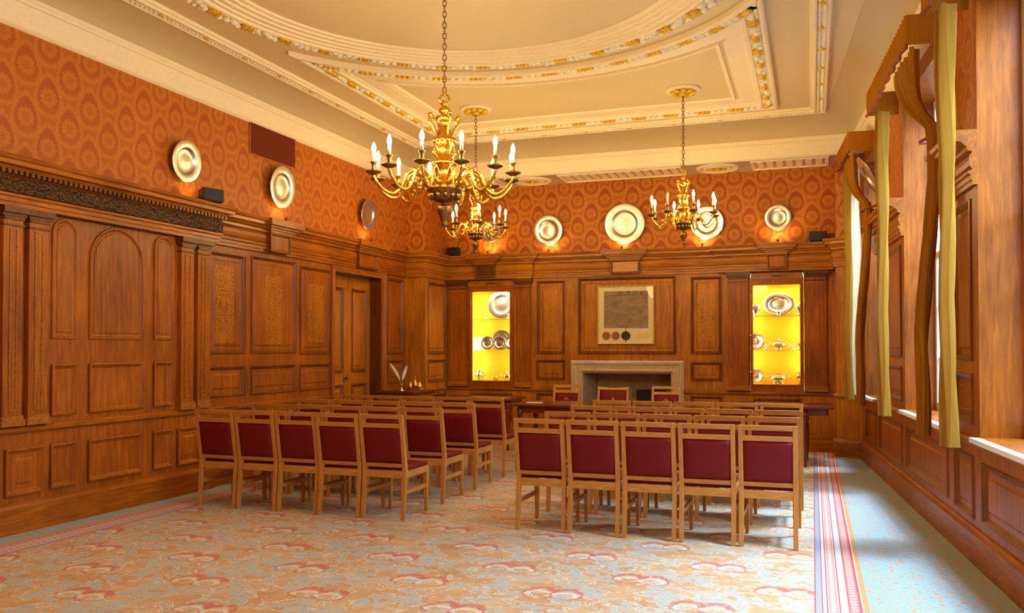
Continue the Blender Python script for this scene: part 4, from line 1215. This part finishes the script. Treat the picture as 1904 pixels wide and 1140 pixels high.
stand_dish(-4.725, YB + .13, SH[1], .112, 'small pewter plate at the front of the overlapping pair, middle shelf', GC1)
stand_dish(-4.685, YB + .235, SH[1], .165, 'pewter plate standing behind another, middle shelf of door-side cabinet', GC1)
stand_dish(-4.52, YB + .17, SH[1], .112, 'pewter plate half hidden by the frame, middle shelf, door-side cabinet', GC1)
pot = [(0, 0), (.04, 0), (.045, .008), (.03, .02), (.055, .05), (.058, .08), (.045, .12), (.03, .15), (.032, .155), (0, .155)]
vessel('coffee_pot', pot, -5.08, YB + .15, SH[2], 'tall silver coffee pot on the bottom of the door-side cabinet', GC1, 'pot', 1, True, [(0, .155), (.03, .156), (.022, .172), (.006, .18), (.008, .19), (0, .196)], SILVER, .04, .085, .052)
low = [(0, 0), (.03, 0), (.045, .02), (.05, .045), (.044, .06), (.04, .06), (0, .05)]
vessel('silver_bowl', low, -4.81, YB + .15, SH[2], 'low silver bowl between the pots, bottom of the door-side cabinet', GC1, 'bowl', 0, False, None, PEWTER)
tp = [(0, 0), (.035, 0), (.04, .01), (.065, .05), (.06, .085), (.035, .105), (0, .105)]
vessel('teapot', tp, -4.60, YB + .15, SH[2], 'round silver teapot at the edge of the door-side cabinet', GC1, 'teapot', 1, True, [(0, .105), (.033, .106), (.02, .122), (.006, .128), (.009, .14), (0, .145)], SILVER, .035, .055, .06)
# window-side cabinet
stand_dish(-.462, YB + .25, SH[0], .165, 'large oval silver platter on the top shelf, window-side cabinet', GC2, SILVER, 1.36)
bowl = [(0, 0), (.028, 0), (.03, .008), (.012, .015), (.035, .035), (.042, .06), (.038, .063), (0, .05)]
vessel('silver_bowl', [(r, z * 1.0) for r, z in bowl], -.46, YB + .095, SH[0], 'footed silver bowl in front of the oval platter', GC2, 'bowl')
tall = [(0, 0), (.045, 0), (.05, .01), (.025, .03), (.06, .07), (.075, .12), (.06, .16), (.04, .18), (0, .185)]
vessel('lidded_cup', tall, -.785, YB + .15, SH[0], 'lidded silver cup by the inner frame, top shelf, window-side cabinet', GC2, 'cup')
vessel('lidded_cup', tall, -.165, YB + .15, SH[0], 'lidded silver cup by the outer frame, top shelf, window-side cabinet', GC2, 'cup')
stand_dish(-.775, YB + .19, SH[1], .125, 'silver plate on edge, middle shelf of the window-side cabinet', GC2, SILVER)
tur = [(0, 0), (.05, 0), (.055, .01), (.025, .025), (.03, .04), (.09, .065), (.112, .09), (.105, .095), (0, .09)]
tl = [(0, .095), (.10, .096), (.085, .115), (.045, .135), (.012, .142), (.01, .155), (.014, .165), (0, .175)]
vessel('sauce_tureen', tur, -.46, YB + .15, SH[1], 'small silver sauce tureen with domed lid, middle shelf', GC2, 'tureen', 2, False, tl, PEWTER, .05, .075, .10)
for x, lab in ((-.64, 'silver candle branch on the inner side of the sauce tureen'), (-.27, 'silver candle branch on the outer side of the sauce tureen')):
    t = thing('candle_branch', lab, 'candlestick', (x, YB + .085, SH[1]), 0, GC2)
    mb = MB(); mb.lathe([(0, 0), (.032, 0), (.034, .006), (.01, .016), (.008, .05), (.016, .06), (.02, .085), (.012, .088), (0, .08)], 16); mb.build('stem', SILVER, t)
    s = 1 if x < -.46 else -1
    mb = MB(); mb.tube([(0, 0, .07), (s * .012, 0, .088), (s * .028, 0, .075)], .005, 6); mb.build('branch', SILVER, t)
vessel('silver_jug', [(r * .7, z * .8) for r, z in tall], -.165, YB + .16, SH[1], 'small silver jug by the outer frame, middle shelf', GC2, 'jug', 1, False, None, SILVER, .025, .07, .05)
big = [(0, 0), (.09, 0), (.095, .01), (.085, .02), (.105, .05), (.125, .085), (.122, .10), (.115, .10), (0, .09)]
bl = [(0, .10), (.118, .101), (.11, .115), (.07, .14), (.05, .148), (.045, .155), (0, .158)]
vessel('soup_tureen', big, -.47, YB + .16, SH[2], 'large silver soup tureen with two handles, bottom of window-side cabinet', GC2, 'tureen', 2, False, bl, SILVER, .05, .09, .115)
stand_dish(-.775, YB + .20, SH[2], .105, 'silver plate on edge, bottom of the window-side cabinet', GC2, SILVER)
vessel('silver_jug', [(r, z * .95) for r, z in tall], -.165, YB + .16, SH[2], 'silver jug by the outer frame, bottom of the cabinet', GC2, 'jug', 1, False, None, SILVER, .03, .09, .07)

# ------------------------------------------------------------------ pewter on the walls and its uplights
GP = 'pewter dishes hung on the damask'
tb = math.radians(95)
for x, z, R, lab in ((-4.867, 3.335, .165, 'smallest pewter dish low on the damask behind the far chandelier'), (-3.906, 3.31, .238, 'round pewter dish to the door side of the largest dish'),
                     (-2.687, 3.355, .308, 'largest pewter dish, above the central frieze block'), (-1.462, 3.31, .245, 'pewter dish partly behind the window-side chandelier'),
                     (-.459, 3.34, .184, 'small bright pewter dish above the window-side cabinet')):
    dish('pewter_dish', R, (x, YB - .006 - .09 * R, z), (tb, 0, 0), lab, GP)
for y, z, R, lab in ((6.95, 3.345, .208, 'pewter dish on the door wall above the carved pavilion'), (8.59, 3.375, .25, 'pewter dish on the door wall below the mesh vent'),
                     (10.68, 3.362, .222, 'pewter dish on the door wall over the double doors')):
    dish('pewter_dish', R, (XL + .012 + .09 * R, y, z), (tb, 0, PI / 2), lab, GP)
dish('pewter_dish', .23, (xr(10.2) - .14, 10.2, 3.40), (math.radians(119), 0, -PI / 2 + math.radians(4.33)), 'tilted pewter dish on the window pier beside the gold curtain', GP)
GU = 'small uplights along the cornice'
def uplight(x, y, z, rz, e, label):
    t = thing('uplight', label, 'light', (x, y, z), rz, GU)
    mb = MB(); mb.lathe([(0, 0), (.02, 0), (.02, .005), (.006, .008), (.006, .02), (.016, .024), (.018, .05), (.015, .05), (.013, .045), (0, .045)], 14); mb.build('lamp_body', BRASSD, t)
    mb = MB(); mb.lathe([(0, .047), (.012, .047)], 12); mb.build('lens', UPL, t)
    # throws up and back onto the dish (local -y is the room side)
    lamp('uplight_beam', 'SPOT', (0, 0, .06), e, (1, .56, .2), (math.radians(180 - 34), 0, 0), .05, None, t, math.radians(150), .7)
ZU = 2.9455
for x, e, lab in ((-4.87, 5, 'tiny brass uplight under the smallest back-wall dish'), (-3.87, 4.5, 'tiny brass uplight under the dish beside the largest one'), (-2.72, 5, 'tiny brass uplight under the largest dish'),
                  (-1.52, 5, 'tiny brass uplight under the dish behind the chandelier'), (-.46, 5, 'tiny brass uplight under the dish above the window-side cabinet')):
    bk = brk if (x < -4.19 or x > -1.27) else 0
    uplight(x, YB - .14 - bk * .6, 2.957 if x in (-4.87, -2.72, -.46) else ZU, 0, e, lab)
for y, e, lab in ((8.60, 2.0, 'tiny brass uplight on the door wall under the middle dish'), (10.66, 1.8, 'tiny brass uplight over the double doors')):
    uplight(XL + .12, y, 2.957, PI / 2, e, lab)
uplight(XL + .12, 7.06, ZU + .0, PI / 2, 1.2, 'tiny brass uplight on the pavilion cornice')

# loudspeakers, sensor, vent
def speaker(loc, rz, label, tilt=0.0, w=.20):
    t = thing('loudspeaker', label, 'speaker', loc, rz, 'black loudspeakers on the cornice')
    mb = MB(); a = w / 2
    M = Matrix.Translation((0, 0, .012)) @ Matrix.Rotation(tilt, 4, 'X')
    mb.hexa([(-a, -.06, 0), (a, -.06, 0), (a * .85, .06, 0), (-a * .85, .06, 0), (-a, -.07, .135), (a, -.07, .135), (a * .85, .06, .135), (-a * .85, .06, .135)], M)
    b = mb.build('housing', BLACK, t, .008)
    mb = MB(); mb.hexa([(-a + .012, -.0645, .01), (a - .012, -.0645, .01), (a - .012, -.059, .01), (-a + .012, -.059, .01), (-a + .012, -.0735, .125), (a - .012, -.0735, .125), (a - .012, -.064, .125), (-a + .012, -.064, .125)], M)
    mb.build('front_grille', BLACK, b)
    mb = MB(); mb.ico(tuple(M @ Vector((.03, -.0725, .07))), .006); mb.build('badge', SILVER, b)
    mb = MB(); mb.box(-.04, .04, -.03, .05, 0, .011); mb.build('bracket', BLACK, t)
speaker((-5.47, YB - .14, 2.947), 0, 'black loudspeaker on the back cornice near the door corner')
speaker((.075, YB - .17, 2.947), 0, 'black loudspeaker on the back cornice above the window-side cabinet', 0, .24)
speaker((XL + .17, 7.20, 2.947), PI / 2 - .35, 'black loudspeaker tilted on the pavilion cornice of the door wall', -.15, .24)
t = thing('motion_sensor', 'small white sensor box high on the damask beside the pelmet', 'sensor', (.40, 12.285, 3.86))
mb = MB(); mb.box(-.055, .055, -.045, .02, 0, .10); mb.build('case', WHITEP, t, .008)
mb = MB(); mb.box(-.02, .02, -.02, .0, -.012, -.0005); mb.build('bracket', WHITEP, t)
t = thing('air_vent', 'rust-coloured mesh vent panel in the damask under the ceiling, door wall', 'vent', (XL + .002, 8.505, 3.68))
mb = MB(); mb.add([(.006, -.435, 0), (.006, .435, 0), (.006, .435, .355), (.006, -.435, .355)], [(0, 1, 2, 3)]); mb.build('mesh_panel', VENTM, t)
mb = MB(); mb.sweep([(-.455, -.02), (.455, -.02), (.455, .36), (-.455, .36)], [(0, 0), (0, .008), (.015, .008), (.02, .0)], lambda u, v, d: (d + .001, u, v), True); mb.build('vent_frame', DAMY, t)

# ------------------------------------------------------------------ chandeliers
def catmull(p, n=5):
    out = []
    for i in range(len(p) - 1):
        a, b, c, d = p[max(i - 1, 0)], p[i], p[i + 1], p[min(i + 2, len(p) - 1)]
        for k in range(n):
            t = k / n
            out.append(tuple(.5 * (2 * b[j] + (c[j] - a[j]) * t + (2 * a[j] - 5 * b[j] + 4 * c[j] - d[j]) * t * t + (3 * b[j] - a[j] - 3 * c[j] + d[j]) * t ** 3) for j in range(len(b))))
    return out + [tuple(p[-1])]
ARM = [(.09, -.10), (.13, -.055), (.18, .015), (.235, .048), (.285, .022), (.315, -.045), (.35, -.11), (.40, -.14), (.46, -.125), (.515, -.075), (.545, -.03), (.55, -.002)]
def chandelier(x, y, zp, kr, kz, narm, th0, label, unlit=(), arm_label=None):
    t = thing('chandelier', label, 'chandelier', (x, y, zp))
    u = Vector((-x, -y)).normalized(); r_ = Vector((-u.y, u.x))
    if r_.dot(Vector((math.cos(YAW), math.sin(YAW)))) < 0: r_ = -r_
    S = lambda pr: [(r * kr, z * kz) for r, z in pr]
    top = S([(0, .60), (.03, .60), (.036, .585), (.018, .572), (.02, .562), (.042, .548), (.043, .52), (.02, .502), (.03, .49), (.068, .482), (.074, .466), (.05, .44), (.028, .42), (.04, .40), (.055, .37), (.058, .335),
             (.082, .31), (.088, .285), (.06, .245), (.05, .20), (.055, .17), (.082, .135), (.092, .11), (.07, .088), (.058, .05), (.062, .01), (.09, -.02), (.12, -.05), (.134, -.07)])
    mb = MB(); mb.lathe(top, 28)
    for k in range(14):       # gadrooned blobs
        a = 2 * PI * k / 14
        mb.ico((.085 * kr * math.cos(a), .085 * kr * math.sin(a), .29 * kz), (.017 * kr, .017 * kr, .022 * kz))
        mb.ico((.085 * kr * math.cos(a), .085 * kr * math.sin(a), .115 * kz), (.018 * kr, .018 * kr, .02 * kz))
    mb.build('stem', BRASS, t)
    bowl = S([(.134, -.07), (.142, -.085), (.135, -.108), (.108, -.122), (.108, -.138), (.095, -.165), (.055, -.185), (.022, -.192), (.018, -.206), (.05, -.214), (.064, -.235), (.056, -.27), (.036, -.302), (.028, -.335), (.022, -.352), (.026, -.362), (.012, -.385), (0, -.392)])
    mb = MB(); mb.lathe(bowl, 28)
    for k in range(12):
        a = 2 * PI * k / 12; mb.ico((.112 * kr * math.cos(a), .112 * kr * math.sin(a), -.145 * kz), (.02 * kr, .02 * kr, .028 * kz))
    mb.build('bowl', BRASSD, t)
    for k in range(4):       # scrolled brackets on the baluster
        a = PI / 4 + k * PI / 2
        pr = catmull([(.055, .16), (.085, .20), (.075, .27), (.065, .33), (.085, .39), (.115, .43), (.125, .465), (.108, .485), (.092, .465), (.10, .45)])
        M = Matrix.Rotation(a, 4, 'Z'); mb = MB()
        mb.tube([(p * kr, 0, q * kz) for p, q in pr], .011 * (kr + kz) / 2, 7, M)
        mb.ico((.118 * kr, 0, .49 * kz), .02 * kr, M); mb.ico((.085 * kr, 0, .20 * kz), .018 * kr, M)
        mb.build('scroll_bracket', BRASS, t)
    mb = MB()
    for k in range(3):
        a = k * 2 * PI / 3
        mb.tube([(p * kr, 0, q * kz) for p, q in catmull([(.026, .59), (.045, .61), (.034, .64), (.02, .655), (.005, .668)])], .008 * kr, 6, Matrix.Rotation(a, 4, 'Z'))
    mb.ico((0, 0, .67 * kz), .014 * kr); mb.build('crown', BRASS, t)
    # chain
    z = .672 * kz; ztop = ZC - .055 - zp; L = .052; i = 0
    n = int((ztop - z) / (L * .80)); st = (ztop - z) / n; mb = MB()
    for i in range(n):
        zc = z + (i + .5) * st; h = st * .62; w = .014
        pts = [(w * math.cos(q), 0, zc + h * math.sin(q)) for q in [2 * PI * k / 12 for k in range(12)]]
        mb.tube(pts, .0045, 6, Matrix.Rotation(PI / 2 * (i % 2) + .4, 4, 'Z'), True)
    mb.build('chain', CHAINM, t)
    # arms
    arm0 = None
    for k in range(narm):
        th = math.radians(th0) + 2 * PI * k / narm
        d = u * math.cos(th) + r_ * math.sin(th); ang = math.atan2(d.y, d.x)
        lit = k not in unlit
        if arm0 is None or not lit:
            pr = catmull(ARM, 5); N_ = len(pr); mb = MB()
            mb.tube([(p * kr, 0, q * kz) for p, q in pr], [(.0135 - .004 * i / N_) * (kr + .15) for i in range(N_)], 8)
            cur = catmull([(.20, .03), (.175, -.02), (.185, -.065), (.215, -.06), (.215, -.03), (.198, -.035)])
            mb.tube([(p * kr, 0, q * kz) for p, q in cur], .009 * (kr + .1), 6)
            cur = catmull([(.33, -.07), (.355, -.05), (.375, -.07), (.36, -.09)])
            mb.tube([(p * kr, 0, q * kz) for p, q in cur], .007 * (kr + .1), 6)
            for (p, q, e) in ((.235, .055, .022), (.285, .02, .016), (.40, -.142, .016), (.515, -.08, .013), (.14, -.05, .022)):
                mb.ico((p * kr, 0, q * kz), (e * kr * 1.2, e * kr * .8, e * kz))
            arm = mb.build('arm', BRASS, t)
            mb = MB(); R = .55 * kr; M = Matrix.Translation((R, 0, 0)); s = .5 + .5 * kr
            mb.lathe([(0, -.006), (.014 * s, -.008), (.03 * s, .0), (.055 * s, .012), (.063 * s, .02), (.06 * s, .023), (.03 * s, .012), (.012 * s, .014), (.013 * s, .03), (.02 * s, .036), (.014 * s, .045), (.016 * s, .075), (.026 * s, .088), (.026 * s, .094), (0, .094)], 18, M)
            mb.build('drip_pan', BRASSD, arm)
            mb = MB(); mb.lathe([(0, .094), (.0125 * s, .094), (.0125 * s, .165), (0, .167)], 12, M); mb.build('candle_sleeve', CANDLE, arm)
            mb = MB(); mb.lathe([(.006, .167), (.012 * s, .175), (.0165 * s, .192), (.0145 * s, .212), (.008 * s, .23), (.0, .245)], 10, M)
            mb.build('bulb', (BULB if narm > 8 else BULB2) if lit else BULBOFF, arm)
            if lit: arm0 = arm
        else:
            arm = copy_tree(arm0, t)
        arm.rotation_euler = (0, 0, ang)
    return t
chandelier(CX0, CY0, 2.79, 1.0, 1.0, 12, 13, 'large twelve-branch gilt brass chandelier hanging in the middle of the room')
chandelier(-1.417, 10.03, 3.0, .69, .85, 8, -28, 'small eight-branch brass chandelier nearer the windows, one bulb unlit', (0,))
chandelier(-4.008, 9.97, 2.985, .69, .85, 8, 6, 'small eight-branch brass chandelier behind the large one')

# the matching pair hangs over the viewer's end of the room, above the picture: only their light arrives
for x, y in ((-1.417, 2.15), (-4.008, 2.15)):
    lamp('chandelier_light', 'POINT', (x, y, 3.1), 48, (1.0, .75, .33), (0, 0, 0), .3)
# ------------------------------------------------------------------ daylight, world, camera
DAY = (.50, .76, 1.0)
for i, (a, b) in enumerate(WIN):
    yc = (a + b) / 2; x = xr(yc) + 1.7
    lamp('daylight', 'AREA', (x, yc, 4.3), (110, 240, 400, 330)[i], DAY, (0, math.radians(52), math.radians(4.33)), 3.6, b - a + .6, None)
    lamp('sky_light', 'AREA', (xr(yc) + 1.15, yc, 5.1), (110, 230, 230, 130)[i], DAY, (0, math.radians(24), math.radians(4.33)), 1.1, max(.5, b - a - .5), None, spread=math.radians(80))
w = bpy.data.worlds.new('overcast'); scene.world = w; w.use_nodes = True
bg = w.node_tree.nodes['Background']; bg.inputs[0].default_value = (.75, .87, 1.0, 1); bg.inputs[1].default_value = 1.2

F = 1583.0
cam = bpy.data.cameras.new('camera'); co = bpy.data.objects.new('camera', cam); COL.objects.link(co)
cam.sensor_width = 36; cam.sensor_fit = 'HORIZONTAL'; cam.lens = F / 1904 * 36
cam.shift_y = 49 / 1904
pitch = math.atan(29 / F)
co.location = (0, 0, CAMH); co.rotation_euler = (PI / 2 + pitch, 0, YAW)
cam.clip_start = .05
scene.camera = co
scene.view_settings.view_transform = 'Standard'
scene.view_settings.look = 'None'
scene.view_settings.exposure = 0.0
scene.cycles.max_bounces = 8
scene.cycles.sample_clamp_indirect = 6
scene.cycles.caustics_reflective = False
scene.cycles.caustics_refractive = False
